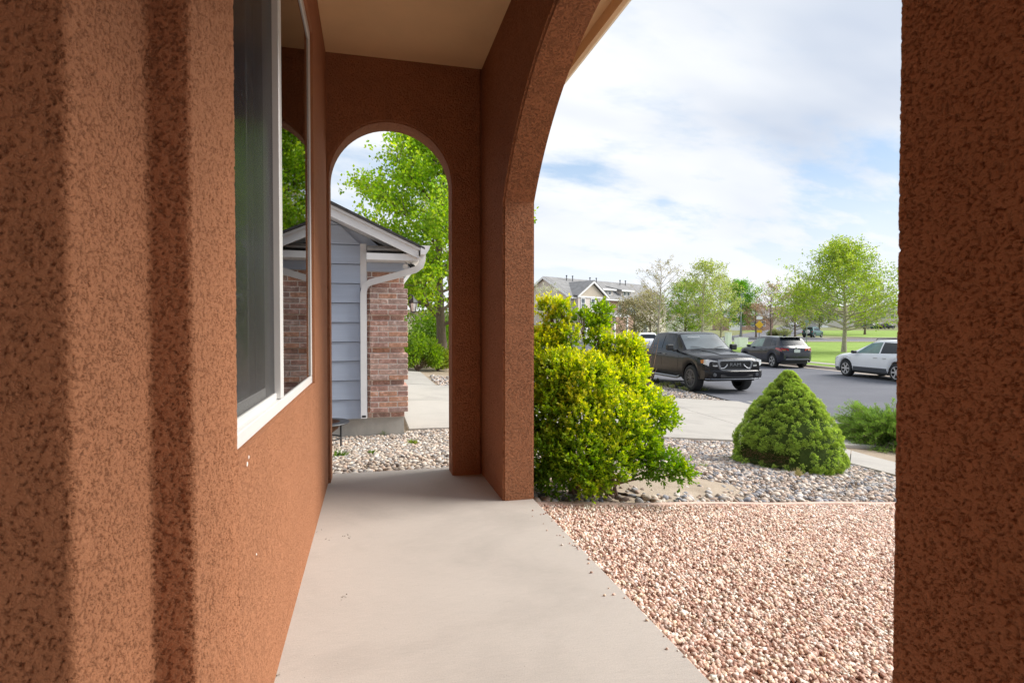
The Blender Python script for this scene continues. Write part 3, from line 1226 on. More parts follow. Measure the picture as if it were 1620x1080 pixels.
# a few stones kicked up on to the slab
n = 34
Yk = rng.uniform(1.5, 3.1, n)
Xk = 0.935 - np.abs(rng.normal(0, 0.05, n))
sk = rng.uniform(0.003, 0.0065, n)
o2 = scatter('stray_gravel', [ico(1, 0.22, i) for i in range(4)], np.stack([Xk * CT - Yk * ST, Xk * ST + Yk * CT, sk * 0.5], -1), np.stack([sk * 1.2, sk, sk * 0.7], -1), pick(pal, n, 0.13), M['gravel'], 1.0, False)
tag(o2, 'stray pink gravel stones lying on the slab edge', 'gravel', kind='stuff')
sheet('gravel_bed', lambda s, t: (lambda u0, d0: (u0, d0))(*(lambda Xa, Ya: (Xa * CT - Ya * ST, min(Xa * ST + Ya * CT, edge_d(Xa * CT - Ya * ST) - 0.01)))(0.95 + 4.4 * s, -1.5 + 6.6 * t)), 30, 30, -0.006, M['pinkbed'])
# edging strip
edg = MB()
n = 26
vs, fs = [], []
for i in range(n):
    t = -0.05 + 1.35 * i / (n - 1)
    c = E1 + (E2 - E1) * t
    wob = 0.012 * math.sin(i * 0.9)
    for dy, dz in ((-0.025, -0.03), (-0.02, 0.012), (0.02, 0.014), (0.026, -0.03)):
        vs.append((c.x, c.y + dy + wob, terrain(c.x, c.y) + dz))
for i in range(n - 1):
    for k in range(3):
        fs.append((i * 4 + k, i * 4 + k + 1, i * 4 + 5 + k, i * 4 + 4 + k))
edg.add(vs, fs)
o = edg.build('edging', plain('pink_edging', (0.58, 0.41, 0.33), 0.9, 0.2, 30, bumpd=0.006))
o['kind'] = 'structure'

# river stones
SAND = ground_at(1040, 760)
riv_pal = [(0.42, 0.34, 0.28), (0.52, 0.43, 0.35), (0.28, 0.26, 0.25), (0.60, 0.53, 0.46), (0.38, 0.28, 0.22), (0.25, 0.25, 0.275), (0.50, 0.38, 0.30), (0.40, 0.38, 0.37)]
arch_pal = [(0.58, 0.50, 0.41), (0.50, 0.40, 0.31), (0.66, 0.60, 0.52), (0.38, 0.30, 0.24), (0.42, 0.40, 0.38), (0.54, 0.41, 0.32), (0.29, 0.25, 0.22)]


def in_path(u, d):
    nx, ny = PDV.y, -PDV.x
    k = (u - PA0.x) * nx + (d - PA0.y) * ny
    wd = (PB0.x - PA0.x) * nx + (PB0.y - PA0.y) * ny
    return (k * np.sign(wd) > -0.04) & (k * np.sign(wd) < abs(wd) + 0.04)


def river(name, X0, X1, Y0, Y1, n, smin, smax, pal, label, mode):
    X = rng.uniform(X0, X1, n)
    Y = rng.uniform(Y0, Y1, n)
    u = X * CT - Y * ST
    d = X * ST + Y * CT
    keep = np.ones(n, bool)
    if mode == 'bed':
        keep = (d > edge_d(u) + 0.04) & (Y < 7.2) & ~in_path(u, d)
        r2 = ((u - SAND.x - 0.05) / 0.62) ** 2 + ((d - SAND.y) / 0.46) ** 2 + rng.normal(0, 0.35, n)
        keep &= (r2 > 1) | (rng.random(n) < 0.14)
        r3 = ((u - 0.62) / 0.55) ** 2 + ((d - 4.1) / 0.42) ** 2 + rng.normal(0, 0.2, n)
        keep &= (r3 > 1) | (rng.random(n) < 0.12)
    elif mode == 'arch':
        keep = (Y > 4.15) & ~((X < 0.42) & (Y > 7.0))
    elif mode == 'strip':
        keep = (u < np.array([kerb_near(q) for q in d]) - 0.15) & (X > 1.6)
    u, d = u[keep], d[keep]
    s = smin + (smax - smin) * rng.random(len(u)) ** 1.8
    P = np.stack([u, d, tz(np.stack([u, d], -1)) + s * 0.12], -1)
    S = np.stack([s * rng.uniform(0.9, 1.45, len(u)), s, s * rng.uniform(0.45, 0.75, len(u))], -1)
    col = pick(pal, len(u), 0.16)
    near = d < 4.3
    first = None
    for msk, sub in ((near, 2), (~near, 1)):
        if msk.sum() < 1:
            continue
        o = scatter(name, [ico(sub, 0.16, 20 + i) for i in range(5)], P[msk], S[msk], col[msk], M['stone'], 0.8)
        if first is None:
            first = o
            tag(o, label, 'river stones', kind='stuff')
        else:
            o.parent = first
    return first


river('river_stones', 0.97, 6.2, 2.8, 7.2, 21000, 0.012, 0.032, riv_pal, 'grey and tan river stones around the small spruce', 'bed')
river('river_stones', -1.3, 1.9, 4.15, 7.24, 15000, 0.010, 0.028, arch_pal, 'pale river stones between porch end and neighbouring blue house', 'arch')
river('river_stones', 1.55, 10.2, 13.46, 16.6, 5200, 0.016, 0.05, riv_pal, 'tan river stones beside the black pickup and driveway', 'strip')
# sandy patch
vs, fs = [], []
n = 40
c = SAND
vs.append((c.x + .05, c.y, terrain(c.x, c.y) + 0.016))
for k in range(n):
    a = 2 * math.pi * k / n
    r = 1 + 0.16 * math.sin(3 * a + 1) + 0.1 * math.sin(7 * a)
    for q in (0.55, 1.0):
        x, y = c.x + .05 + 0.74 * r * q * math.cos(a), c.y + 0.56 * r * q * math.sin(a)
        vs.append((x, y, terrain(x, y) + (0.014 if q < 1 else -0.012)))
for k in range(n):
    k2 = (k + 1) % n
    fs += [(0, 1 + 2 * k, 1 + 2 * k2), (1 + 2 * k, 2 + 2 * k, 2 + 2 * k2, 1 + 2 * k2)]
o = MB().add(vs, fs).build('sand_patch', M['sand'], None, 60)
o['kind'] = 'structure'


# ------------------------------------------------------------------ leaves and plants
def unit(A):
    return A / np.maximum(np.linalg.norm(A, axis=1, keepdims=True), 1e-9)


def leaf_mesh(name, P, D, L, Wd, col, m, parent=None, cup=0.25):
    """one small four-cornered leaf per row of P, pointing along D"""
    n = len(P)
    D = unit(D)
    r = unit(rng.normal(size=(n, 3)))
    Sx = unit(np.cross(D, r))
    Nn = np.cross(D, Sx)
    L = np.broadcast_to(L, n)[:, None]
    Wd = np.broadcast_to(Wd, n)[:, None]
    v0 = P
    v1 = P + D * L * 0.45 + Sx * Wd * 0.5 + Nn * Wd * cup
    v2 = P + D * L
    v3 = P + D * L * 0.45 - Sx * Wd * 0.5 + Nn * Wd * cup
    V = np.stack([v0, v1, v2, v3], 1).reshape(-1, 3)
    i = np.arange(n)[:, None] * 4
    F = np.concatenate([i + np.array([[0, 1, 2]]), i + np.array([[0, 2, 3]])], 1).reshape(-1, 3)
    me = np_mesh(name, V, F, np.repeat(col, 4, axis=0))
    return link_mesh(name, me, m, parent)


def sprigs(P, D, n_leaf, length, spread, cols_in, cols_out):
    """n_leaf leaves up each sprig; returns leaf bases, directions, colours (outer leaves towards cols_out)"""
    n = len(P)
    D = unit(D)
    t = np.tile(np.linspace(0.05, 1, n_leaf), n)
    Pi = np.repeat(P, n_leaf, 0)
    Di = np.repeat(D, n_leaf, 0)
    Li = np.repeat(np.broadcast_to(length, n), n_leaf)
    B = Pi + Di * (t * Li)[:, None]
    rd_ = rng.normal(size=(n * n_leaf, 3))
    perp = unit(rd_ - Di * np.sum(rd_ * Di, 1, keepdims=True))
    LD = Di * (0.35 + 0.55 * t)[:, None] + perp * spread
    ci = np.repeat(cols_in, n_leaf, 0)
    co = np.repeat(cols_out, n_leaf, 0)
    k = np.clip(t + rng.normal(0, 0.2, len(t)), 0, 1)[:, None]
    C = ci * (1 - k) + co * k
    C = np.clip(C * (1 + rng.normal(0, 0.14, (len(t), 1))), 0.004, 0.9)
    return B, LD, C


# golden shrub beside the arch pillar
SH = ground_at(935, 782)
shrub = empty('golden_shrub', SH)
tag(shrub, 'large yellow and green leafed shrub growing beside the arch pillar', 'shrub')
lobes = [  # px, py, radius px, depth shift, yellowness
    (868, 558, 36, 0.10, 0.95), (912, 590, 34, 0.0, 0.9), (958, 585, 32, 0.1, 0.9), (992, 586, 28, 0.1, 0.95), (880, 600, 46, -0.1, 0.7),
    (930, 610, 50, -0.15, 0.85), (980, 612, 40, 0.0, 0.85), (1000, 592, 22, 0.15, 0.6), (870, 655, 42, -0.2, 0.35), (920, 665, 50, -0.25, 0.9),
    (975, 665, 48, -0.2, 0.9), (1022, 655, 40, -0.05, 0.7), (1048, 662, 22, -0.05, 0.5), (868, 715, 40, -0.3, 0.3), (915, 720, 44, -0.35, 0.45),
    (965, 725, 40, -0.3, 0.65), (1005, 705, 36, -0.2, 0.4), (880, 757, 30, -0.35, 0.12), (930, 752, 22, -0.4, 0.6), (1015, 735, 22, -0.2, 0.1),
    (1050, 738, 24, -0.2, 0.12), (1078, 750, 15, -0.25, 0.3), (852, 560, 40, 0.1, 0.7), (838, 640, 50, 0.0, 0.4), (845, 720, 45, -0.2, 0.2),
    (866, 492, 15, 0.15, 1.0), (890, 492, 13, 0.1, 0.95), (880, 512, 17, 0.1, 0.95), (902, 536, 14, 0.0, 0.9), (950, 496, 14, 0.2, 0.4), (948, 518, 13, 0.15, 0.5), (945, 540, 16, 0.1, 0.7),
    (920, 508, 12, 0.1, 0.5), (996, 552, 16, 0.1, 0.95), (1004, 562, 14, 0.1, 1.0), (972, 550, 15, 0.1, 0.9), (945, 760, 18, -0.35, 0.7), (930, 775, 10, -0.4, 0.8)]
Ps, Ds, Ci, Co, Lq = [], [], [], [], []
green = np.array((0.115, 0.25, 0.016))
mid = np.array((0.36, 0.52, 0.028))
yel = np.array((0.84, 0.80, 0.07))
tw = MB()
for (px, py, rp, dz, ye) in lobes:
    dep = SH.y + dz + 0.12
    c = np.array(at_depth(px, py, dep)[:])
    r = 0.90 * rp * dep / 900
    nn = int(22 + 3600 * r * r * 4)
    n_ = unit(rng.normal(size=(nn, 3)) + np.array([0.0, -0.15, 0.2]))
    rad = r * (0.5 + 0.5 * rng.random(nn) ** 0.5)
    p = c + n_ * rad[:, None] * np.array([1, 1.0, 1])
    Ps.append(p)
    Ds.append(n_ * 0.8 + np.array([0, -0.05, 0.55]) + rng.normal(0, 0.3, (nn, 3)))
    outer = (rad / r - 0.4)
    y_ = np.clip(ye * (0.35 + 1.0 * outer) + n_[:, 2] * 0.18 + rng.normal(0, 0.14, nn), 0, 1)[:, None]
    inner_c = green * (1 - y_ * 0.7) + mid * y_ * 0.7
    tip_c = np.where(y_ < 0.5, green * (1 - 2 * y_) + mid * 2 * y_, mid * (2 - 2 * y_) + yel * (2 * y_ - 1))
    Ci.append(inner_c)
    Co.append(tip_c)
    Lq.append(rng.uniform(0.03, 0.075, nn))
    # twigs reach the lobe from the stool
    b0 = Vector((SH.x + random.uniform(-0.18, 0.18), SH.y + random.uniform(-0.1, 0.15), SH.z))
    c_ = Vector(c)
    midp = b0.lerp(c_, 0.55) + Vector((random.uniform(-.06, .06), random.uniform(-.06, .06), 0.02))
    tw.tube([b0, midp, c_], [0.011, 0.007, 0.003], 5)
    for q in range(5):
        e = c_ + Vector(n_[q % nn]) * r * 0.95
        tw.tube([c_.lerp(midp, 0.3), c_.lerp(e, 0.5) + Vector((0, 0, 0.01)), e], [0.004, 0.003, 0.0015], 4)
# bare twigs on the street side
for k in range(16):
    b0 = at_depth(random.uniform(985, 1015), random.uniform(600, 640), SH.y + 0.35)
    e = at_depth(random.uniform(1012, 1048), random.uniform(535, 600), SH.y + 0.45)
    tw.tube([b0, b0.lerp(e, 0.5) + Vector((0.015, 0, -0.01)), e], [0.005, 0.0035, 0.0015], 4)
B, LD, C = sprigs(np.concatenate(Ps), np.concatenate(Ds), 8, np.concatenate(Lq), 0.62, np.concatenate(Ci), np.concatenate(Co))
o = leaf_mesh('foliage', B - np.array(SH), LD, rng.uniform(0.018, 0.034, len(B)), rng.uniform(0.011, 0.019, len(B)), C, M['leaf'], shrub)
o['kind'] = 'stuff'
for v in range(len(tw.v)):
    tw.v[v] = tuple(Vector(tw.v[v]) - SH)
tw.build('stems', M['twig'], shrub)


# dwarf spruce: a lumpy cone of needle tufts
def cone_spruce(base, H, R, gap=None):
    root = empty('dwarf_spruce', base)
    prof_h = [0, 0.06, 0.14, 0.25, 0.38, 0.52, 0.66, 0.8, 0.9, 0.97, 1.0]
    prof_r = [0.84, 0.96, 1.0, 0.985, 0.90, 0.755, 0.575, 0.365, 0.20, 0.085, 0.01]
    Ps, Ds, Cc = [], [], []
    nclump = 1200
    for k in range(nclump):
        h = random.random() ** 1.15
        h = h if h < 0.98 else 0.98
        a = random.uniform(0, 2 * math.pi)
        rr_ = np.interp(h, prof_h, prof_r) * R
        # foliage layers bulge and pull in
        rr_ *= 1 + 0.03 * math.sin(h * 22 + 2.2 * math.sin(a)) + random.uniform(-0.035, 0.02)
        if gap and gap(h, a):
            continue
        c = np.array([rr_ * math.cos(a), rr_ * math.sin(a), h * H])
        out = np.array([math.cos(a), math.sin(a), 0.45 + 0.5 * h])
        out /= np.linalg.norm(out)
        cr = random.uniform(0.024, 0.042) * (1 if h < 0.85 else 0.7)
        nn = 44
        n_ = unit(rng.normal(size=(nn, 3)) + out * 0.9)
        p = c + n_ * cr * rng.uniform(0.35, 1.0, nn)[:, None]
        Ps.append(p)
        Ds.append(n_ + out * 0.4)
        sun_tint = max(0, out[0]) * 0.4  # sunward side painted yellower: sunlight put into the tip colour
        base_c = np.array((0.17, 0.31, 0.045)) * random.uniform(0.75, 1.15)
        tip = np.array((0.56 + 0.12 * sun_tint, 0.72 + 0.03 * sun_tint, 0.14)) * random.uniform(0.75, 1.15)
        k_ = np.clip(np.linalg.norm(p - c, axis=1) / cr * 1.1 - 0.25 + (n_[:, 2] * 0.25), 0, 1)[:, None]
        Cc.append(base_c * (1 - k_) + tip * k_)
    P, D_, C_ = np.concatenate(Ps), np.concatenate(Ds), np.concatenate(Cc)
    # four needles to a tuft
    P4, D4, C4 = np.repeat(P, 4, 0), np.repeat(unit(D_), 4, 0), np.repeat(C_, 4, 0)
    D4 = D4 + rng.normal(0, 0.5, D4.shape)
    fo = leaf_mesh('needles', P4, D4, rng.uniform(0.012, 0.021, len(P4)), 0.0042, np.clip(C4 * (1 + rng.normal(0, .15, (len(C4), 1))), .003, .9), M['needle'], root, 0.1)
    fo['kind'] = 'stuff'
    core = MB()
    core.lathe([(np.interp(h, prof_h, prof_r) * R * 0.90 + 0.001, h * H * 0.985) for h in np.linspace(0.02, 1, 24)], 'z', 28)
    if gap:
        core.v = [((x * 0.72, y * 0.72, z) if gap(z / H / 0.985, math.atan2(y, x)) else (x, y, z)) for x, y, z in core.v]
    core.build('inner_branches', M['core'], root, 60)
    tk = MB()
    tk.tube([(0, 0, -0.05), (0, 0, H * 0.9)], [0.035, 0.008], 7)
    tk.build('trunk', M['bark'], root)
    return root


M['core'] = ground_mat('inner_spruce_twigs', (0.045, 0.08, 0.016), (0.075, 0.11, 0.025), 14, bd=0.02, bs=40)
SPR = ground_at(1246, 738)
spr = cone_spruce(SPR - Vector((0, 0, 0.02)), 1.07, 0.54,
                  lambda h, a: 0.12 < h < 0.25 and (a % 6.2832 - 6.2832 > -3.2) and (a % 6.2832 - 6.2832 < -1.95))
tag(spr, 'dense dwarf spruce clipped into a rounded cone among river stones', 'spruce')
# dead brown needles caught in the gap of the spruce, and a straw tuft at its foot
DB = MB()
nn = 700
a = rng.uniform(-3.2, -2.0, nn)
h = rng.uniform(0.06, 0.22, nn) * 1.05
r = rng.uniform(0.40, 0.52, nn)
P = np.stack([r * np.cos(a), r * np.sin(a), h], -1)
o = leaf_mesh('dead_needles', P, rng.normal(size=(nn, 3)), 0.022, 0.005, pick([(0.22, 0.12, 0.07), (0.3, 0.18, 0.1), (0.15, 0.08, 0.05)], nn), M['needle'], spr)
o['kind'] = 'stuff'


def tuft(name, label, cat, px, py, n, h, pal, wdt=0.004, spread=0.5, group=None):
    g = ground_at(px, py)
    o = None
    P = np.array(g[:]) + rng.normal(0, 0.018, (n, 3)) * np.array([1, 1, 0])
    D_ = np.stack([rng.normal(0, spread, n), rng.normal(0, spread, n), np.ones(n)], -1)
    o = leaf_mesh(name, P - np.array(g[:]), D_, rng.uniform(0.5, 1, n) * h, wdt, pick(pal, n), M['leaf'], None, 0.3)
    o.location = g
    return tag(o, label, cat, group)


gpal = [(0.12, 0.22, 0.03), (0.18, 0.28, 0.05), (0.09, 0.17, 0.02)]
tuft('grass_tuft', 'straw coloured dry grass tuft at the foot of the dwarf spruce', 'grass tuft', 1262, 752, 90, 0.10, [(0.5, 0.42, 0.22), (0.42, 0.36, 0.16), (0.3, 0.3, 0.1)], 0.003, 0.6)
tuft('weed', 'small green weed in pale stones near the fire pit', 'weed', 537, 723, 60, 0.09, gpal, 0.012, 0.8, 'weeds in the stones')
tuft('weed', 'yellow green weed in pale stones under the brick pier', 'weed', 652, 703, 70, 0.085, [(0.3, 0.36, 0.06), (0.22, 0.3, 0.05)], 0.012, 0.8, 'weeds in the stones')
tuft('weed', 'tiny weed between the other two in pale stones', 'weed', 588, 718, 30, 0.06, gpal, 0.012, 0.8, 'weeds in the stones')
tuft('weed', 'thin dark weed against the grey foundation', 'weed', 607, 688, 40, 0.09, gpal, 0.006, 0.6, 'weeds in the stones')
tuft('weed', 'pale weed in river stones left of the dwarf spruce', 'weed', 1112, 738, 25, 0.06, [(0.35, 0.4, 0.2), (0.3, 0.3, 0.15)], 0.008, 0.7, 'weeds in the stones')
Ps = []
for k in range(11):
    px_w = 1040 + k * 7.2 + random.uniform(-3, 3)
    g = ground_at(px_w, 607 + (px_w - 1042) * 0.17 + random.uniform(-3, 4))
    Ps.append(np.array(g[:]) + rng.normal(0, 0.05, (24, 3)) * np.array([1, 1, 0]))
P = np.concatenate(Ps)
o = leaf_mesh('weeds', P, np.stack([rng.normal(0, .6, len(P)), rng.normal(0, .6, len(P)), np.ones(len(P))], -1), rng.uniform(0.08, 0.2, len(P)), 0.035,
              pick([(0.4, 0.42, 0.14), (0.28, 0.36, 0.1), (0.5, 0.46, 0.3)], len(P)), M['leaf'], None, 0.3)
tag(o, 'pale weeds sprouting in the stone strip beside the black pickup', 'weeds', kind='stuff')


# spreading juniper
def juniper(name, label, base, R, H, n, seed):
    root = empty(name, base)
    tag(root, label, 'juniper')
    r = random.Random(seed)
    Ps, Ds, Cc, Ls = [], [], [], []
    st = MB()
    for k in range(n):
        a = r.uniform(0, 2 * math.pi)
        el = r.uniform(0.05, 0.95)
        L = R * r.uniform(0.55, 1.05) * (1.0 - 0.35 * el / 1.15)
        dirv = Vector((math.cos(a) * math.cos(el), math.sin(a) * math.cos(el), math.sin(el) * 0.9))
        p0 = Vector((math.cos(a) * 0.12, math.sin(a) * 0.12, 0.05))
        pts = []
        for q in range(9):
            t = q / 8
            pts.append(p0 + dirv * L * t + Vector((0, 0, -0.22 * L * t * t + 0.03 * math.sin(t * 5 + k))))
        for p in pts:
            p.z = max(p.z, 0.04) * (H / 0.55)
        st.tube(pts[::4], [0.006, 0.004, 0.002], 4)
        nn = 130
        t = rng.uniform(0.3, 1.0, nn)
        pa = np.array([p[:] for p in pts])
        ix = t * 8
        i0 = np.minimum(ix.astype(int), 7)
        fr_ = (ix - i0)[:, None]
        Pk = pa[i0] * (1 - fr_) + pa[i0 + 1] * fr_
        sp = 0.035 * (1.15 - t)[:, None] + 0.008
        Ps.append(Pk + rng.normal(size=(nn, 3)) * sp)
        Ds.append(np.array(dirv[:]) * 1.1 + np.array([0, 0, 0.25]) + rng.normal(0, 0.42, (nn, 3)))
        tone = r.uniform(0.75, 1.15)
        k_ = (t[:, None] - 0.3) / 0.7
        Cc.append((np.array((0.07, 0.145, 0.026)) * (1 - k_) + np.array((0.30, 0.46, 0.08)) * k_) * tone)
        Ls.append(rng.uniform(0.03, 0.062, nn))
    fo = leaf_mesh('sprays', np.concatenate(Ps), np.concatenate(Ds), np.concatenate(Ls), 0.0095, np.clip(np.concatenate(Cc), .003, .9), M['needle'], root, 0.15)
    fo['kind'] = 'stuff'
    st.build('stems', M['twig'], root)
    return root


JB = ground_at(1412, 703)
juniper('juniper', 'low spreading green juniper across the walk from the spruce', JB, 1.12, 0.80, 640, 3)


# ------------------------------------------------------------------ trees
def tree(name, label, base, H, trunk_r, z0, cr, n_br, n_leaf, leaf, pal, bark, shape=None, seed=0, up=0.7, spread=0.10, cat='tree', group=None, n_sub=5, wr=0.62, bare=0.0, sides=6):
    r = random.Random(seed)
    root = empty(name, base)
    tag(root, label, cat, group)
    if shape is None:
        shape = ([0, 0.2, 0.45, 0.7, 0.9, 1], [0.55, 0.95, 1.0, 0.78, 0.45, 0.15])
    tk = MB()
    tp = []
    for k in range(9):
        t = k / 8
        tp.append(Vector((H * 0.018 * math.sin(3 * t + seed) * t * 2, H * 0.018 * math.cos(2.3 * t + seed) * t * 2, H * 0.95 * t)))
    tk.tube(tp, [trunk_r * (1.25 if k == 0 else 1.0) * (1 - 0.93 * (k / 8) ** 0.9) + 0.004 for k in range(9)], 9)
    tips, tw_ = [], []
    for k in range(n_br):
        t = (k + r.random()) / n_br
        hz = z0 + (0.96 - z0) * t
        rad = cr * float(np.interp(t, *shape)) * r.uniform(0.72, 1.12)
        i = min(7, int(hz / 0.95 * 8))
        f_ = hz / 0.95 * 8 - i
        p0 = tp[i].lerp(tp[i + 1], min(1, f_))
        a = k * 2.39996 + r.uniform(-0.4, 0.4)
        rise = rad * up * r.uniform(0.6, 1.3)
        e = p0 + Vector((math.cos(a) * rad, math.sin(a) * rad, rise))
        m1 = p0.lerp(e, 0.5) + Vector((r.uniform(-.06, .06) * rad, r.uniform(-.06, .06) * rad, -rise * 0.06))
        br = trunk_r * 0.33 * (1 - 0.6 * t)
        tk.tube([p0, m1, e], [br, br * 0.6, br * 0.16], sides)
        for q in range(n_sub):
            s = r.uniform(0.3, 1.0)
            b = p0.lerp(m1, s * 2) if s < 0.5 else m1.lerp(e, s * 2 - 1)
            L = rad * r.uniform(0.22, 0.5) + 0.02 * H
            dv = Vector((math.cos(a + r.uniform(-1.2, 1.2)), math.sin(a + r.uniform(-1.2, 1.2)), r.uniform(0.1, 1.1))).normalized()
            ee = b + dv * L
            tk.tube([b, b.lerp(ee, .5) + Vector((0, 0, L * 0.05)), ee], [br * 0.34, br * 0.2, br * 0.08], 4, False)
            tips.append((b, ee))
        tips.append((m1, e))
    tk.build('trunk', bark, root, 60)
    ti = [q for q in tips if r.random() > bare] or tips
    A = np.array([q[0][:] for q in ti])
    Bq = np.array([q[1][:] for q in ti])
    K = 9                                        # leaves hang in small bunches along the twigs
    nc = n_leaf // K
    n_leaf = nc * K
    w = rng.integers(0, len(ti), nc)
    t = (rng.random(nc) ** 0.7)[:, None]
    Pc = A[w] * (1 - t) + Bq[w] * t + rng.normal(size=(nc, 3)) * cr * spread * np.array([1, 1, .8])
    P = np.repeat(Pc, K, 0) + rng.normal(size=(n_leaf, 3)) * leaf * 0.75
    D_ = rng.normal(size=(n_leaf, 3)) + np.array([0, 0, -0.35])
    tone = np.repeat(rng.normal(1, 0.13, nc) * rng.normal(1, 0.12, len(ti))[w], K)[:, None]
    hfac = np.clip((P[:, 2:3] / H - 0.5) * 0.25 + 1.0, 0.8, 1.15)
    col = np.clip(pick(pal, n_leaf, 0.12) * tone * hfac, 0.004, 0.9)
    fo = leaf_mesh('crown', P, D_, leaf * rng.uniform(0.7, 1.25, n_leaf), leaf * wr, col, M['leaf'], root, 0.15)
    fo['kind'] = 'stuff'
    return root


GREEN = [(0.20, 0.36, 0.025), (0.26, 0.42, 0.035), (0.15, 0.29, 0.02), (0.33, 0.46, 0.04)]
MAPLE = [(0.38, 0.54, 0.035), (0.30, 0.48, 0.025), (0.48, 0.60, 0.05), (0.20, 0.36, 0.018)]
PALE = [(0.34, 0.40, 0.10), (0.40, 0.45, 0.12), (0.27, 0.34, 0.08), (0.44, 0.44, 0.16)]
DUSTY = [(0.34, 0.31, 0.16), (0.38, 0.30, 0.18), (0.28, 0.28, 0.12)]
REDDISH = [(0.34, 0.22, 0.14), (0.40, 0.30, 0.18), (0.30, 0.18, 0.12)]


def on_ground(px, d):
    u = (px - 810) / 900 * d
    return Vector((u, d, terrain(u, d)))


# the maple and the poplar behind the far arch
tree('maple_tree', 'bright green maple with grey trunk seen through the small arch', on_ground(700, 20.5), 9.4, 0.20, 0.16, 2.62, 50, 50000, 0.115, MAPLE, M['bark'], seed=4, up=0.55, spread=0.10, n_sub=9, wr=0.8,
     shape=([0, 0.15, 0.45, 0.75, 1], [0.85, 1.0, 0.95, 0.7, 0.25]))
tree('poplar_tree', 'tall slender poplar with pale bare branches beside the maple', on_ground(722, 27), 13.5, 0.2, 0.1, 2.0, 50, 5200, 0.13, [(0.38, 0.42, 0.12), (0.42, 0.38, 0.15), (0.3, 0.4, 0.08)], M['bark_pale'], seed=9, up=2.0, spread=0.1, n_sub=5,
     shape=([0, 0.3, 0.7, 1], [0.8, 1, 0.9, 0.3]), bare=0.3)


def bush(name, label, base, R, H, n, leaf, pal, seed, cat='bush', group=None, m=None):
    r = random.Random(seed)
    root = empty(name, base)
    tag(root, label, cat, group)
    Ps, Ds, Cc = [], [], []
    st = MB()
    for k in range(26):
        a, q = r.uniform(0, 6.283), r.random() ** 0.5
        c = Vector((math.cos(a) * R * q * 0.75, math.sin(a) * R * q * 0.75, H * (0.25 + 0.5 * r.random()) * (1 - 0.35 * q)))
        rr_ = R * r.uniform(0.22, 0.4)
        nn = n // 26
        n_ = unit(rng.normal(size=(nn, 3)))
        Ps.append(np.array(c[:]) + n_ * rr_ * rng.uniform(0.5, 1.05, nn)[:, None] * np.array([1, 1, min(1.0, H / R * .9)]))
        Ds.append(n_ + np.array([0, 0, 0.3]) + rng.normal(0, 0.4, (nn, 3)))
        Cc.append(pick(pal, nn, 0.15) * r.uniform(0.7, 1.2))
        st.tube([(0, 0, -0.05), c * 0.5 + Vector((0, 0, 0.05)), c], [0.02 * R, 0.012 * R, 0.005 * R], 4)
    P = np.concatenate(Ps)
    P[:, 2] = np.maximum(P[:, 2], 0.02)
    fo = leaf_mesh('foliage', P, np.concatenate(Ds), leaf * rng.uniform(.7, 1.2, len(P)), leaf * 0.6, np.clip(np.concatenate(Cc), .004, .9), M['leaf'], root)
    fo['kind'] = 'stuff'
    st.build('stems', M['twig'], root)
    return root


bush('leafy_bush', 'rounded green bush at the end of the neighbouring walk', on_ground(660, 18.6), 0.85, 1.5, 6500, 0.085, [(0.22, 0.36, 0.03), (0.16, 0.28, 0.025), (0.3, 0.42, 0.04)], 1)
bush('leafy_bush', 'yellow green bush beside the maple trunk', on_ground(692, 19.4), 0.62, 1.15, 4200, 0.08, [(0.34, 0.4, 0.05), (0.26, 0.34, 0.04)], 2)
bush('leafy_bush', 'dark green bush behind the maple trunk', on_ground(690, 25), 2.0, 3.0, 7000, 0.13, [(0.13, 0.24, 0.02), (0.18, 0.3, 0.03)], 5)


# ------------------------------------------------------------------ vehicles
def paint(name, col, rough=0.2, coat=0.45):
    return plain(name, col, rough, 0.03, 1.5, spec=0.4, coat=coat)


M['paint_black'] = plain('black_paint', (0.009, 0.009, 0.011), 0.2, 0.03, 1.5, spec=0.3, coat=0.15)
M['paint_navy'] = paint('dark_navy_paint', (0.014, 0.016, 0.026), 0.2)
M['paint_white'] = paint('white_car_paint', (0.93, 0.93, 0.94), 0.3)
M['paint_teal'] = paint('teal_paint', (0.03, 0.10, 0.10), 0.3)
M['glass_dark'] = plain('dark_tinted_glass', (0.016, 0.02, 0.025), 0.15, 0.1, 2, spec=0.4)
M['glass_clear'] = plain('windscreen_glass', (0.12, 0.14, 0.15), 0.22, 0.25, 1.4, spec=0.6)
M['glass_green'] = plain('green_car_glass', (0.12, 0.21, 0.17), 0.03, 0.35, 2.2, spec=0.9)
M['tyre'] = plain('tyre_rubber', (0.025, 0.025, 0.026), 0.85, 0.2, 30)
M['black_plastic'] = plain('black_plastic', (0.02, 0.02, 0.021), 0.55, 0.15, 20)
M['grey_plastic'] = plain('grey_cladding', (0.085, 0.09, 0.10), 0.6, 0.1, 10)
M['gloss_black'] = plain('gloss_black_alloy', (0.17, 0.17, 0.18), 0.3, 0.1, 10, metal=0.5)
M['silver'] = plain('silver_alloy', (0.62, 0.62, 0.63), 0.28, 0.05, 10, metal=0.85)
M['satin_grey'] = plain('satin_grey', (0.25, 0.26, 0.28), 0.3, 0.06, 10, metal=0.7)
M['lens'] = plain('headlamp_lens', (0.66, 0.67, 0.68), 0.08, 0.25, 16, spec=0.9)
M['amber'] = plain('amber_lens', (0.60, 0.20, 0.04), 0.15, 0.1, 10)
M['red_lens'] = plain('red_lens', (0.42, 0.02, 0.02), 0.12, 0.2, 12, coat=1.0)
M['plate'] = plain('number_plate', (0.62, 0.68, 0.62), 0.5, 0.12, 25)


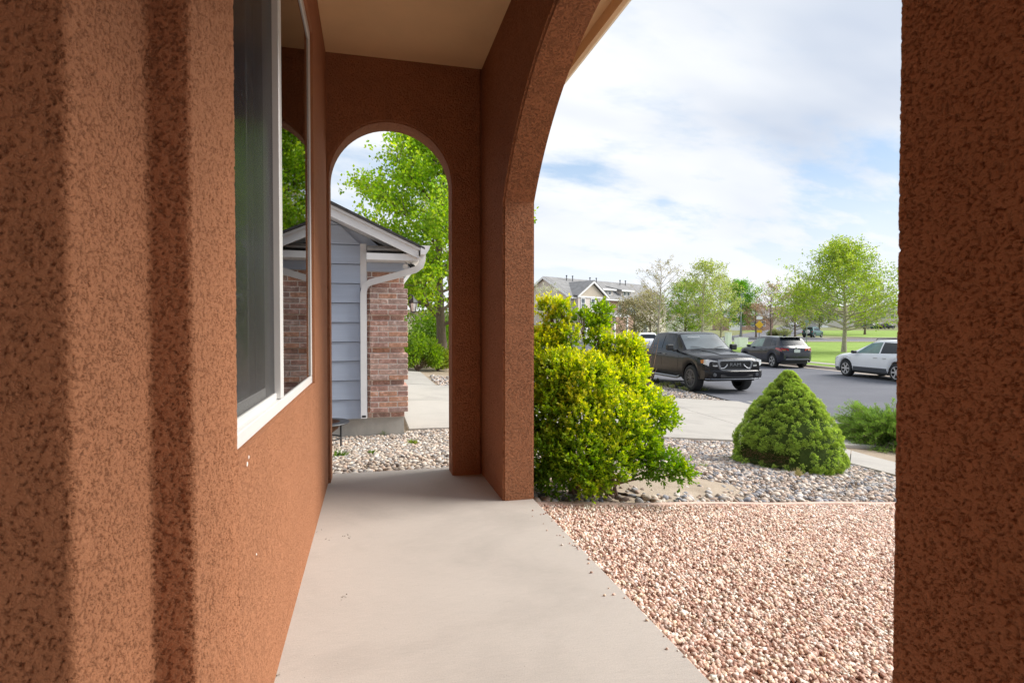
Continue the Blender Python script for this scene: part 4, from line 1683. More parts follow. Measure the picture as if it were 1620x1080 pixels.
class Car:
    def __init__(self, name, label, cat, sp, loc, rz):
        self.sp = sp
        self.root = empty(name, loc, rz)
        tag(self.root, label, cat)
        s = sp
        xs = set(np.linspace(s['x0'], s['x1'], 64).tolist())
        for key in ('top', 'belt', 'plan', 'topw', 'low'):
            xs |= {p[0] for p in s[key]}
        for ax in s['axles']:
            xs |= {ax + s['arch'] * math.cos(a) for a in np.linspace(0, math.pi, 17)}
        xs = sorted(x for x in xs if s['x0'] <= x <= s['x1'])
        xs = [x for i, x in enumerate(xs) if i == 0 or x - xs[i - 1] > 0.004 or i == len(xs) - 1]
        vs, fs = [], []
        n = None
        for x in xs:
            sec = self.section(x)
            ring = [(x, y, z) for y, z in sec] + [(x, -y, z) for y, z in sec[-2::-1]]
            n = len(ring)
            vs += ring
        for i in range(len(xs) - 1):
            for k in range(n - 1):
                fs.append((i * n + k, i * n + k + 1, (i + 1) * n + k + 1, (i + 1) * n + k))
        fs.append(tuple(range(n)))
        fs.append(tuple((len(xs) - 1) * n + k for k in range(n))[::-1])
        mb = MB().add(vs, fs)
        self.body = mb.build('body', s['paint'], self.root, 32)
        # underbody and wheel wells
        ub = MB()
        lo = min(z for _, z in s['low'])
        w = max(p[1] for p in s['plan']) * 0.80
        ub.box(s['x0'] + 0.2, s['x1'] - 0.2, -w, w, lo - 0.06, lo + 0.22)
        for ax in s['axles']:
            R_ = s['arch'] * 0.985
            pr = [(ax + R_ * math.cos(a), s['wr'] + R_ * math.sin(a)) for a in np.linspace(0, math.pi, 13)]
            ub.prism(pr, 'y', -w * 1.02, w * 1.02)
        ub.build('underbody', M['black_plastic'], self.root)

    def cv(self, key, x):
        p = self.sp[key]
        return float(np.interp(x, [q[0] for q in p], [q[1] for q in p]))

    def section(self, x):
        s = self.sp
        lo, bl, tp, w, tw = (self.cv(k, x) for k in ('low', 'belt', 'top', 'plan', 'topw'))
        for ax in s['axles']:
            if abs(x - ax) <= s['arch']:
                lo = max(lo, s['wr'] + math.sqrt(max(0, s['arch'] ** 2 - (x - ax) ** 2)))
        lo = min(lo, bl - 0.08)
        h = bl - lo
        tp = max(tp, bl + 0.012)
        p4 = (w * 0.962, bl)
        ze = tp - min(0.04, (tp - bl) * 0.45)
        p7 = (tw, ze)
        mids = []
        for k in (1 / 3, 2 / 3):
            mids.append((p4[0] + (p7[0] - p4[0]) * k + 0.012, p4[1] + (p7[1] - p4[1]) * k))
        return [(w * 0.955, lo), (w * 0.988, lo + 0.2 * h), (w, lo + 0.5 * h), (w * 0.998, lo + 0.72 * h), (w * 0.982, bl - min(0.045, .2 * h)), p4] + mids + \
               [p7, (tw * 0.86, tp - (tp - ze) * 0.35), (tw * 0.45, tp - (tp - ze) * 0.06), (0.0, tp)]

    def side_y(self, x, z):
        sec = self.section(x)
        zs = [q[1] for q in sec[:9]]
        return float(np.interp(z, zs, [q[0] for q in sec[:9]]))

    def top_z(self, x, y):
        sec = self.section(x)[8:]
        return float(np.interp(abs(y), [q[0] for q in sec[::-1]], [q[1] for q in sec[::-1]]))

    def side(self, name, quad, m, s, off=0.008, nx=10, nz=5, parent=None):
        """patch on a body side; quad corners (x,z): rear-low, front-low, front-top, rear-top"""
        A, B, C_, D = quad
        vs, fs = [], []
        for j in range(nz + 1):
            for i in range(nx + 1):
                a, b = i / nx, j / nz
                x = (A[0] * (1 - a) + B[0] * a) * (1 - b) + (D[0] * (1 - a) + C_[0] * a) * b
                z = (A[1] * (1 - a) + B[1] * a) * (1 - b) + (D[1] * (1 - a) + C_[1] * a) * b
                vs.append((x, s * (self.side_y(x, z) + off), z))
        n0 = len(vs)
        vs += [(x, y - s * (off + 0.012), z) for x, y, z in vs]
        for j in range(nz):
            for i in range(nx):
                a = j * (nx + 1) + i
                fs.append((a, a + 1, a + nx + 2, a + nx + 1))
        rim = list(range(nx + 1)) + [j * (nx + 1) + nx for j in range(1, nz + 1)] + [nz * (nx + 1) + i for i in range(nx - 1, -1, -1)] + [j * (nx + 1) for j in range(nz - 1, 0, -1)]
        for k in range(len(rim)):
            a, b = rim[k], rim[(k + 1) % len(rim)]
            fs.append((b, a, a + n0, b + n0))
        return MB().add(vs, fs).build(name, m, parent or self.root, 30)

    def topp(self, name, x0, x1, f0, f1, m, off=0.01, nx=8, ny=10, parent=None):
        vs, fs = [], []
        for j in range(ny + 1):
            for i in range(nx + 1):
                a = i / nx
                x = x0 + (x1 - x0) * a
                y = (2 * j / ny - 1) * self.cv('topw', x) * (f0 + (f1 - f0) * a)
                vs.append((x, y, self.top_z(x, y) + off))
        for j in range(ny):
            for i in range(nx):
                a = j * (nx + 1) + i
                fs.append((a, a + 1, a + nx + 2, a + nx + 1))
        n0 = len(vs)
        vs += [(x, y, z - off - 0.012) for x, y, z in vs]
        rim = list(range(nx + 1)) + [j * (nx + 1) + nx for j in range(1, ny + 1)] + [ny * (nx + 1) + i for i in range(nx - 1, -1, -1)] + [j * (nx + 1) for j in range(ny - 1, 0, -1)]
        for k in range(len(rim)):
            a, b = rim[k], rim[(k + 1) % len(rim)]
            fs.append((b, a, a + n0, b + n0))
        return MB().add(vs, fs).build(name, m, parent or self.root, 30)

    def wheels(self, width, rimr, style, rim_m, back_m):
        s = self.sp
        R_ = s['wr']
        track = max(p[1] for p in s['plan']) - width * 0.5 - 0.015
        w = width / 2
        ty = MB().lathe([(rimr, -w * 0.9), (rimr + 0.02, -w), (R_ - 0.03, -w), (R_ - 0.006, -w * 0.8), (R_, -w * 0.5), (R_, w * 0.5), (R_ - 0.006, w * 0.8), (R_ - 0.03, w), (rimr + 0.02, w), (rimr, w * 0.9)], 'y', 32)
        tme = ty.mesh('wheel')
        tme.materials.append(M['tyre'])
        tme.shade_smooth()
        bk = MB().lathe([(0.001, w * 0.35), (rimr * 0.9, w * 0.35), (rimr, w * 0.9), (rimr, -w * 0.8)], 'y', 28)
        bme = bk.mesh('rim_barrel')
        bme.materials.append(back_m)
        sp = MB()
        sp.lathe([(rimr * 0.93, w * 0.86), (rimr * 0.93, w * 0.97), (rimr * 1.02, w * 0.98), (rimr * 1.02, w * 0.86)], 'y', 28)
        sp.lathe([(0.001, w * 0.94), (rimr * 0.16, w * 0.92), (rimr * 0.2, w * 0.8), (rimr * .2, w * .4)], 'y', 14)
        n_sp, split, sw = style
        for k in range(n_sp):
            a = 2 * math.pi * k / n_sp
            for q in ((-1, 1) if split else (0,)):
                da = q * split
                pa, pb = Vector((rimr * 0.15 * math.cos(a), 0, rimr * 0.15 * math.sin(a))), Vector((rimr * 0.95 * math.cos(a + da), 0, rimr * 0.95 * math.sin(a + da)))
                t = (pb - pa).normalized()
                nrm = Vector((-t.z, 0, t.x))
                vs = []
                for p, f_ in ((pa, 0.75), (pb, 1.0)):
                    for sd in (-1, 1):
                        for yy_ in (w * 0.62, w * 0.9):
                            vs.append(p + nrm * sd * sw * f_ + Vector((0, yy_, 0)))
                sp.add(vs, [(0, 1, 3, 2), (4, 6, 7, 5), (0, 4, 5, 1), (2, 3, 7, 6), (0, 2, 6, 4), (1, 5, 7, 3)])
        sme = sp.mesh('rim')
        sme.materials.append(rim_m)
        for ax in s['axles']:
            for sd in (1, -1):
                o = bpy.data.objects.new('wheel', tme)
                COL.objects.link(o)
                o.parent = self.root
                o.location = (ax, sd * track, R_)
                if sd < 0:
                    o.rotation_euler = (0, 0, math.pi)
                for nm, me in (('rim', sme), ('rim_barrel', bme)):
                    c = bpy.data.objects.new(nm, me)
                    COL.objects.link(c)
                    c.parent = o
                # arch lip
        for ax in s['axles']:
            for sd in (1, -1):
                vs, fs = [], []
                an = np.linspace(0.02, math.pi - 0.02, 19)
                for a in an:
                    for rr_, of in ((s['arch'] * 0.97, -0.02), (s['arch'] * 0.99, 0.014), (s['arch'] * 1.08, 0.012), (s['arch'] * 1.09, -0.01)):
                        x = ax + rr_ * math.cos(a)
                        z = s['wr'] + rr_ * math.sin(a)
                        vs.append((x, sd * (self.side_y(x, max(z, self.section(x)[0][1])) + of), z))
                for i in range(len(an) - 1):
                    for k in range(3):
                        fs.append((i * 4 + k, i * 4 + k + 1, i * 4 + 5 + k, i * 4 + 4 + k))
                MB().add(vs, fs).build('wheel_arch', s.get('lip', s['paint']), self.root, 40)

    def box(self, name, x0, x1, y0, y1, z0, z1, m, b=0.01, parent=None):
        return MB().bevbox(x0, x1, y0, y1, z0, z1, b).build(name, m, parent or self.root)


def text_part(txt, size, depth, m, parent, Mx, name):
    cu_ = bpy.data.curves.new(name, 'FONT')
    cu_.body = txt
    cu_.size = size
    cu_.extrude = depth
    cu_.align_x = 'CENTER'
    cu_.align_y = 'CENTER'
    tmp = bpy.data.objects.new('tmp', cu_)
    COL.objects.link(tmp)
    dg_ = bpy.context.evaluated_depsgraph_get()
    me = bpy.data.meshes.new_from_object(tmp.evaluated_get(dg_))
    bpy.data.objects.remove(tmp, do_unlink=True)
    me.transform(Mx)
    me.name = name
    return link_mesh(name, me, m, parent)


# --- black pickup, nose towards us
fwd = Vector((0.20, -1.0, 0)).normalized()
left = Vector((-fwd.y, fwd.x, 0))
TS = 0.97
Wf = Vector((5.76, 18.0, 0))
Cc_ = Wf - fwd * 1.93 * TS + left * 0.86 * TS
tsp = dict(x0=-2.92, x1=2.90, paint=M['paint_black'], wr=0.425, arch=0.50, axles=(1.93, -1.63), lip=M['paint_black'],
           top=[(-2.92, 1.33), (-1.30, 1.35), (-1.26, 1.40), (-1.13, 1.83), (-0.95, 1.90), (-0.2, 1.935), (0.45, 1.915), (0.66, 1.87), (1.36, 1.34), (1.48, 1.30), (2.2, 1.25), (2.62, 1.19), (2.80, 1.12), (2.90, 1.04)],
           belt=[(-2.92, 1.30), (-1.2, 1.31), (0.6, 1.28), (1.36, 1.245), (1.7, 1.21), (2.4, 1.13), (2.75, 1.06), (2.90, 0.98)],
           plan=[(-2.92, 0.95), (-2.8, 1.0), (0, 1.0), (1.5, 1.01), (2.4, 1.015), (2.65, 0.985), (2.80, 0.93), (2.90, 0.86)],
           topw=[(-2.92, 0.88), (-1.3, 0.88), (-1.26, 0.84), (-1.1, 0.73), (0, 0.75), (0.6, 0.73), (1.36, 0.86), (1.6, 0.86), (2.5, 0.84), (2.9, 0.74)],
           low=[(-2.92, 0.62), (-2.4, 0.52), (2.3, 0.50), (2.5, 0.46), (2.90, 0.44)])
T = Car('pickup_truck', 'black crew cab pickup truck parked by the driveway, nose towards the viewer', 'pickup truck', tsp,
        (Cc_.x, Cc_.y, terrain(Wf.x, Wf.y) + 0.012), math.atan2(fwd.y, fwd.x))
T.root.scale = (TS, TS, TS)
T.wheels(0.28, 0.285, (9, 0.15, 0.013), M['gloss_black'], M['tyre'])
T.topp('windscreen', 0.70, 1.34, 0.93, 0.93, M['glass_clear'])
T.topp('hood_crease', 1.52, 2.60, 0.40, 0.36, M['paint_black'], 0.014)
for s in (1, -1):
    T.side('window', [(-1.02, 1.335), (-0.18, 1.335), (-0.18, 1.80), (-0.90, 1.78)], M['glass_dark'], s)
    T.side('window', [(-0.08, 1.335), (1.02, 1.325), (0.56, 1.79), (-0.08, 1.80)], M['glass_dark'], s)
    dr = T.side('door', [(-1.05, 0.60), (-0.135, 0.60), (-0.135, 1.30), (-1.10, 1.30)], M['paint_black'], s, 0.004)
    df = T.side('door', [(-0.115, 0.60), (1.05, 0.60), (1.18, 1.265), (-0.115, 1.295)], M['paint_black'], s, 0.004)
    T.box('door_handle', -0.42, -0.2, s * 1.0 - 0.02, s * 1.0 + 0.02, 1.135, 1.165, M['black_plastic'], 0.006, dr)
    T.box('door_handle', 0.0, 0.22, s * 1.0 - 0.02, s * 1.0 + 0.025, 1.13, 1.16, M['satin_grey'], 0.006, df)
    MB().tube([(-1.05, s * 1.02, 0.44), (-0.95, s * 1.06, 0.40), (1.15, s * 1.06, 0.40), (1.28, s * 1.02, 0.44)], 0.045, 8).build('side_step', M['satin_grey'], T.root, 40)
    mr = MB().bevbox(0.86, 1.02, s * 1.20 - 0.13, s * 1.20 + 0.10, 1.30, 1.50, 0.03)
    mo = mr.build('mirror', M['black_plastic'], T.root)
    MB().bevbox(0.92, 1.0, s * 1.03 - 0.08, s * 1.03 + 0.08, 1.26, 1.33, 0.012).build('mirror_arm', M['black_plastic'], mo)
    # headlamp wraps the corner
    hl = MB()
    hl.prism([(0.62, 0.85), (0.90, 0.87), (0.965, 0.92), (0.955, 1.05), (0.86, 1.07), (0.62, 1.02)], 'x', 2.66, 2.935)
    hl.v = [(x - max(0, y - 0.72) * 0.40, s * y, z) for x, y, z in hl.v]
    ho = hl.build('headlight', M['lens'], T.root)
    hb = MB()
    hb.prism([(0.62, 0.90), (0.75, 0.90), (0.75, 1.00), (0.62, 1.0)], 'x', 2.90, 2.943)
    hb.v = [(x - max(0, y - 0.72) * 0.40, s * y, z) for x, y, z in hb.v]
    hb.build('lamp_reflector', M['black_plastic'], ho)
    am = MB()
    am.prism([(0.93, 0.93), (0.975, 0.95), (0.968, 1.05), (0.93, 1.06)], 'x', 2.56, 2.70)
    am.v = [(x, s * (y + 0.012), z) for x, y, z in am.v]
    am.build('marker_lens', M['amber'], ho)
    fg = MB().lathe([(0.001, 2.985), (0.05, 2.985), (0.06, 2.95)], 'x', 14, (0.0, s * 0.72, 0.60))
    fg.build('fog_lamp', M['grey_plastic'], T.root)
    MB().bevbox(-2.90, -2.80, s * 0.90 - 0.08, s * 0.90 + 0.08, 0.95, 1.25, 0.02).build('tail_light', M['red_lens'], T.root)
# grille
gp = [(-0.56, 1.04), (-0.60, 0.96), (-0.53, 0.76), (-0.46, 0.735), (0.46, 0.735), (0.53, 0.76), (0.60, 0.96), (0.56, 1.04)]
MB().prism(gp, 'x', 2.80, 2.905).build('grille', M['black_plastic'], T.root)
gr_o = [o for o in T.root.children if o.name.startswith('grille')][0]
ring = MB()
n = len(gp)
vs, fs = [], []
for (y, z) in gp:
    cyy, czz = y * 0.90, 0.885 + (z - 0.885) * 0.82
    vs += [(2.905, y * 1.03, 0.885 + (z - 0.885) * 1.08), (2.935, y, z), (2.935, cyy, czz), (2.90, cyy, czz)]
for i in range(n):
    j = (i + 1) % n
    for k in range(3):
        fs.append((i * 4 + k, i * 4 + k + 1, j * 4 + k + 1, j * 4 + k))
ring.add(vs, fs)
ring.build('grille_frame', M['satin_grey'], gr_o, 30)
for k in range(7):
    z = 0.775 + k * 0.034
    MB().box(2.90, 2.918, -0.50, 0.50, z, z + 0.012).build('slat', M['black_metal'], gr_o)
for s in (1, -1):
    fl_ = MB()
    fl_.tube([(2.93, s * 0.50, 0.80), (2.935, s * 0.40, 0.80), (2.935, s * 0.31, 0.87), (2.93, s * 0.28, 0.92)], 0.018, 6)
    fl_.build('grille_wing', M['silver'], gr_o)
Mx = Matrix.Translation((2.925, 0, 0.905)) @ Matrix.Rotation(math.pi / 2, 4, 'Z') @ Matrix.Rotation(math.pi / 2, 4, 'X') @ Matrix.Diagonal((1.45, 1, 1, 1))
text_part('RAM', 0.135, 0.008, M['satin_grey'], gr_o, Mx, 'lettering')
# bumper
bp_ = MB()
vs, fs = [], []
for k in range(21):
    y = -0.99 + 1.98 * k / 20
    xo = 3.02 - 0.20 * abs(y) ** 3.2
    for (dx, z) in ((-0.22, 0.735), (-0.03, 0.73), (0.0, 0.70), (0.0, 0.56), (-0.05, 0.46), (-0.3, 0.44)):
        vs.append((xo + dx, y, z))
for k in range(20):
    for q in range(5):
        fs.append((k * 6 + q, k * 6 + q + 1, k * 6 + 7 + q, k * 6 + 6 + q))
fs += [tuple(range(6)), tuple(20 * 6 + q for q in range(6))]
bp_.add(vs, fs)
bo = bp_.build('bumper', M['paint_black'], T.root, 30)
MB().bevbox(2.90, 3.012, -0.55, 0.55, 0.50, 0.59, 0.01).build('air_intake', M['black_plastic'], bo)
tb_ = MB()
tb_.tube([(3.02 - 0.20 * abs(y) ** 3.2 - 0.03, y, 0.462) for y in np.linspace(-0.97, 0.97, 15)], 0.018, 6)
tb_.build('skid_trim', M['satin_grey'], bo, 40)
for s in (-1, 1):
    MB().tube([(1.42, s * 0.1, 1.345), (1.30, s * 0.40, 1.42), (1.28, s * 0.62, 1.43)], 0.008, 5).build('wiper', M['black_plastic'], T.root)
MB().bevbox(-1.3, -1.25, -0.85, 0.85, 1.36, 1.40, 0.01).build('bed_rail', M['black_plastic'], T.root)
# paper visor behind the windscreen
MB().box(0.93, 0.95, -0.55, -0.10, 1.745, 1.765).build('sun_visor', M['white_paint'], T.root)

# --- dark crossover parked at the far kerb, tail towards us
fwd = Vector((SDIR, 1, 0)).normalized()
left = Vector((-fwd.y, fwd.x, 0))
rz_far = math.atan2(fwd.y, fwd.x)
ssp = dict(x0=-2.15, x1=2.15, paint=M['paint_navy'], wr=0.345, arch=0.405, axles=(1.30, -1.37), lip=M['black_plastic'],
           top=[(-2.15, 0.88), (-2.10, 1.02), (-1.98, 1.12), (-1.62, 1.53), (-1.45, 1.585), (-0.6, 1.635), (0.1, 1.63), (0.42, 1.57), (1.18, 1.08), (1.3, 1.05), (1.85, 0.97), (2.05, 0.86), (2.15, 0.70)],
           belt=[(-2.15, 0.84), (-2.0, 1.07), (-1.6, 1.11), (0, 1.03), (1.2, 0.99), (1.8, 0.90), (2.15, 0.66)],
           plan=[(-2.15, 0.70), (-2.05, 0.84), (-1.8, 0.885), (0, 0.885), (1.6, 0.88), (1.9, 0.82), (2.15, 0.62)],
           topw=[(-2.15, 0.62), (-1.98, 0.72), (-1.6, 0.60), (-0.5, 0.62), (0.4, 0.60), (1.2, 0.74), (1.9, 0.66), (2.15, 0.5)],
           low=[(-2.15, 0.42), (-1.95, 0.30), (1.8, 0.28), (2.15, 0.34)])
Wl = Vector((13.5, 29.35, 0))
Cc_ = Wl - fwd * (-1.37) - left * 0.78
S_ = Car('crossover_car', 'dark navy crossover parked at the far kerb showing its tail lights', 'car', ssp, (Cc_.x, Cc_.y, terrain(Cc_.x, Cc_.y) + 0.012), rz_far)
S_.wheels(0.225, 0.235, (5, 0.17, 0.020), M['silver'], M['black_plastic'])
S_.topp('windscreen', 0.47, 1.14, 0.92, 0.92, M['glass_dark'])
S_.topp('rear_window', -1.92, -1.67, 0.88, 0.90, M['glass_dark'], 0.016)
for s in (1, -1):
    S_.side('window', [(-0.42, 1.08), (0.80, 1.03), (0.42, 1.46), (-0.42, 1.52)], M['glass_green'] if s > 0 else M['glass_dark'], s)
    S_.side('window', [(-1.18, 1.12), (-0.50, 1.085), (-0.50, 1.52), (-1.08, 1.48)], M['glass_dark'], s)
    S_.side('window', [(-1.62, 1.16), (-1.26, 1.13), (-1.18, 1.44), (-1.50, 1.38)], M['glass_dark'], s)
    for q in ([(-0.45, 0.42), (0.86, 0.42), (0.86, 0.98), (-0.45, 1.02)], [(-1.02, 0.42), (-0.47, 0.42), (-0.47, 1.03), (-1.20, 1.06)]):
        dq = S_.side('door', q, M['paint_navy'], s, 0.004)
        MB().bevbox(q[0][0] + 0.08, q[0][0] + 0.28, s * 0.885 - 0.02, s * 0.885 + 0.02, 0.93, 0.955, 0.005).build('door_handle', M['paint_navy'], dq)
    S_.side('sill_cladding', [(-0.95, 0.29), (0.88, 0.29), (0.88, 0.40), (-0.95, 0.40)], M['black_plastic'], s, 0.008)
    tl = S_.side('tail_light', [(-2.10, 0.86), (-1.72, 0.98), (-1.72, 1.05), (-2.04, 1.03)], M['red_lens'], s, 0.015, 8, 3)
    t2 = MB()
    t2.prism([(0.42, 0.90), (0.74, 0.88), (0.80, 0.97), (0.78, 1.03), (0.46, 1.0)], 'x', -2.155, -1.98)
    t2.v = [(x + max(0, y - 0.55) * 0.35, s * y, z) for x, y, z in t2.v]
    t2.build('lamp_lens', M['red_lens'], tl)
    t3 = MB()
    t3.prism([(0.60, 0.905), (0.74, 0.90), (0.76, 0.945), (0.60, 0.945)], 'x', -2.17, -2.0)
    t3.v = [(x + max(0, y - 0.55) * 0.35, s * y, z) for x, y, z in t3.v]
    t3.build('turn_lens', M['amber'], tl)
    MB().bevbox(0.62, 0.78, s * 1.0 - 0.10, s * 1.0 + 0.09, 1.02, 1.15, 0.03).build('mirror', M['paint_navy'], S_.root)
rb_ = MB()
vs, fs = [], []
for k in range(17):
    y = -0.87 + 1.74 * k / 16
    xo = -2.19 + 0.30 * abs(y) ** 3.5
    for (dx, z) in ((0.15, 0.70), (0.0, 0.68), (-0.01, 0.55), (0.02, 0.40), (0.3, 0.36)):
        vs.append((xo + dx, y, z))
for k in range(16):
    for q in range(4):
        fs.append((k * 5 + q, k * 5 + q + 1, k * 5 + 6 + q, k * 5 + 5 + q))
rb_.add(vs, fs)
rbo = rb_.build('rear_bumper', M['paint_navy'], S_.root, 40)
MB().bevbox(-2.215, -2.0, -0.62, 0.62, 0.40, 0.50, 0.02).build('bumper_insert', M['grey_plastic'], rbo)
pl = MB().bevbox(-2.185, -2.15, -0.16, 0.16, 0.80, 0.945, 0.004).build('number_plate', M['plate'], S_.root)
em = MB()
for k in range(3):
    a = math.pi / 2 + k * 2.0944
    c = (0.035 * math.cos(a), 0.035 * math.sin(a))
    t, p = (math.cos(a), math.sin(a)), (-math.sin(a), math.cos(a))
    poly = [(0, 0), (c[0] + p[0] * 0.02, c[1] + p[1] * 0.02), (2 * c[0], 2 * c[1]), (c[0] - p[0] * 0.02, c[1] - p[1] * 0.02)]
    em.prism([(y, z + 1.01) for y, z in poly], 'x', -2.125, -2.05)
em.build('emblem', M['silver'], S_.root)
MB().bevbox(-1.76, -1.50, -0.56, 0.56, 1.555, 1.585, 0.01).build('spoiler', M['paint_navy'], S_.root)
fin = MB()
fin.prism([(-1.15, 1.60), (-0.95, 1.615), (-1.12, 1.69)], 'y', -0.025, 0.025)
fin.build('roof_fin', M['paint_navy'], S_.root)

# --- white wagon in front of the juniper side, also at the far kerb
wsp = dict(x0=-2.39, x1=2.39, paint=M['paint_white'], wr=0.345, arch=0.415, axles=(1.43, -1.30), lip=M['paint_white'],
           top=[(-2.39, 0.9), (-2.2, 1.12), (-1.85, 1.48), (-1.5, 1.535), (-0.6, 1.56), (-0.1, 1.545), (0.15, 1.49), (1.18, 1.05), (1.3, 1.03), (1.95, 0.95), (2.25, 0.84), (2.39, 0.70)],
           belt=[(-2.39, 0.86), (-2.1, 1.02), (0, 0.99), (1.1, 0.96), (1.9, 0.87), (2.2, 0.78), (2.39, 0.62)],
           plan=[(-2.39, 0.72), (-2.2, 0.86), (-1.8, 0.91), (1.7, 0.91), (2.05, 0.86), (2.25, 0.76), (2.39, 0.58)],
           topw=[(-2.39, 0.66), (-1.8, 0.62), (-0.5, 0.64), (0.2, 0.62), (1.15, 0.77), (1.95, 0.70), (2.39, 0.5)],
           low=[(-2.39, 0.42), (-2.1, 0.30), (1.9, 0.28), (2.2, 0.26), (2.39, 0.32)])
Wl = Vector((14.13, 23.95, 0))
Cc_ = Wl - fwd * 1.43 - left * 0.80
V_ = Car('wagon_car', 'white wagon with grey sill cladding parked at the far kerb by the park tree', 'car', wsp, (Cc_.x, Cc_.y, terrain(Cc_.x, Cc_.y) + 0.012), rz_far)
V_.wheels(0.225, 0.232, (6, 0, 0.034), M['silver'], M['black_plastic'])
V_.topp('rear_window', -2.15, -1.88, 0.86, 0.9, M['glass_dark'], 0.014)
MB().bevbox(-2.46, -2.2, -0.84, 0.84, 0.38, 0.62, 0.04).build('rear_bumper', M['grey_plastic'], V_.root)
V_.topp('windscreen', 0.22, 1.14, 0.92, 0.92, M['glass_dark'])
for s in (1, -1):
    V_.side('window', [(-0.42, 1.03), (0.86, 1.0), (0.22, 1.42), (-0.42, 1.46)], M['glass_green'], s)
    V_.side('window', [(-1.42, 1.06), (-0.50, 1.035), (-0.50, 1.46), (-1.30, 1.43)], M['glass_dark'], s)
    V_.side('window', [(-2.0, 1.10), (-1.50, 1.07), (-1.40, 1.41), (-1.78, 1.37)], M['glass_dark'], s)
    for q in ([(-0.46, 0.45), (0.92, 0.45), (0.92, 0.95), (-0.46, 0.975)], [(-0.92, 0.45), (-0.48, 0.45), (-0.48, 0.98), (-1.30, 1.0)]):
        dq = V_.side('door', q, M['paint_white'], s, 0.004)
        MB().bevbox(q[0][0] + 0.08, q[0][0] + 0.28, s * 0.91 - 0.02, s * 0.91 + 0.022, 0.84, 0.865, 0.005).build('door_handle', M['silver'], dq)
    V_.side('sill_cladding', [(-0.86, 0.285), (0.99, 0.285), (0.95, 0.46), (-0.86, 0.46)], M['grey_plastic'], s, 0.012)
    V_.side('bumper_cladding', [(1.86, 0.27), (2.30, 0.27), (2.30, 0.36), (1.86, 0.40)], M['grey_plastic'], s, 0.012)
    V_.side('headlight', [(2.0, 0.70), (2.30, 0.66), (2.27, 0.74), (1.92, 0.82)], M['lens'], s, 0.01)
    V_.side('tail_light', [(-2.32, 0.80), (-2.05, 0.85), (-2.05, 0.98), (-2.25, 0.95)], M['red_lens'], s, 0.01)
    MB().bevbox(0.70, 0.86, s * 1.01 - 0.10, s * 1.01 + 0.09, 0.99, 1.11, 0.03).build('mirror', M['black_plastic'], V_.root)
    MB().tube([(-1.55, s * 0.60, 1.525), (-1.45, s * 0.60, 1.595), (-0.05, s * 0.60, 1.605), (0.05, s * 0.60, 1.545)], 0.016, 6).build('roof_rail', M['black_plastic'], V_.root, 40)


# --- distant cars
def small_car(name, label, paint_, loc, rz, spare=False, boxy=False, group=None):
    top = [(-2.1, 0.95), (-2.02, 1.15), (-1.75, 1.66), (-0.5, 1.72), (0.35, 1.66), (0.95, 1.15), (1.9, 1.02), (2.1, 0.8)] if boxy else ssp['top']
    sp = dict(ssp, x0=-2.1 if boxy else -2.15, x1=2.1 if boxy else 2.15, top=top, paint=paint_, lip=paint_)
    if boxy:
        sp['belt'] = [(-2.1, 0.9), (-1.9, 1.10), (0.9, 1.04), (1.9, 0.95), (2.1, 0.72)]
        sp['topw'] = [(-2.1, 0.74), (-1.75, 0.68), (0.4, 0.66), (1.0, 0.78), (2.1, 0.66)]
    c = Car(name, label, 'car', sp, loc, rz)
    c.wheels(0.22, 0.21, (5, 0, 0.03), M['silver'], M['black_plastic'])
    for s in (1, -1):
        c.side('window', [(-0.42, 1.12), (0.72, 1.08), (0.36, 1.46), (-0.42, 1.5)], M['glass_dark'], s)
        c.side('window', [(-1.5, 1.15), (-0.5, 1.12), (-0.5, 1.5), (-1.35, 1.45)], M['glass_dark'], s)
        MB().bevbox(-2.13, -1.95, s * 0.72 - 0.08, s * 0.72 + 0.06, 0.80, 1.02, 0.02).build('tail_light', M['red_lens'], c.root)
        MB().bevbox(1.9, 2.12, s * 0.60 - 0.1, s * 0.60 + 0.1, 0.68, 0.80, 0.02).build('headlight', M['lens'], c.root)
    c.topp('windscreen', 0.46, 0.90 if boxy else 1.1, 0.9, 0.9, M['glass_dark'])
    c.topp('rear_window', -1.95 if boxy else -1.93, -1.78 if boxy else -1.66, 0.85, 0.88, M['glass_dark'])
    MB().bevbox(-2.2, -2.0, -0.8, 0.8, 0.42, 0.6, 0.03).build('rear_bumper', M['black_plastic'], c.root)
    if spare:
        sw = MB().lathe([(0.001, -2.30), (0.26, -2.30), (0.33, -2.26), (0.33, -2.12)], 'x', 20, (0, -0.1, 0.92))
        sw.build('spare_wheel', M['white_paint'], c.root, 40)
    if group:
        c.root['group'] = group
    return c


p = on_ground(1286, 92)
small_car('off_roader', 'teal boxy off roader with spare wheel driving on the cross street', M['paint_teal'], p + Vector((0, 0, 0.06)), math.radians(40), True, True)
p = on_ground(1023, 46)
small_car('parked_suv', 'white parked car showing above the bed of the black pickup', M['paint_white'], p + Vector((0, 0, 0.03)), math.radians(80))
p = on_ground(1255, 200)
small_car('distant_car', 'white car far up the road behind the park', M['paint_white'], p + Vector((0, 0, 0.1)), math.radians(-100))
for k, (px, d, mm, lb) in enumerate([(1376, 165, M['paint_teal'], 'blue green car parked under the far side of the park tree'), (1391, 168, M['paint_white'], 'white car parked far behind the park tree'), (1403, 164, M['paint_navy'], 'dark car parked far off next to the porch pillar edge')]):
    p = on_ground(px, d)
    small_car('distant_car', lb, mm, p + Vector((0, 0, 0.05)), math.radians(10), group='cars parked beyond the park')


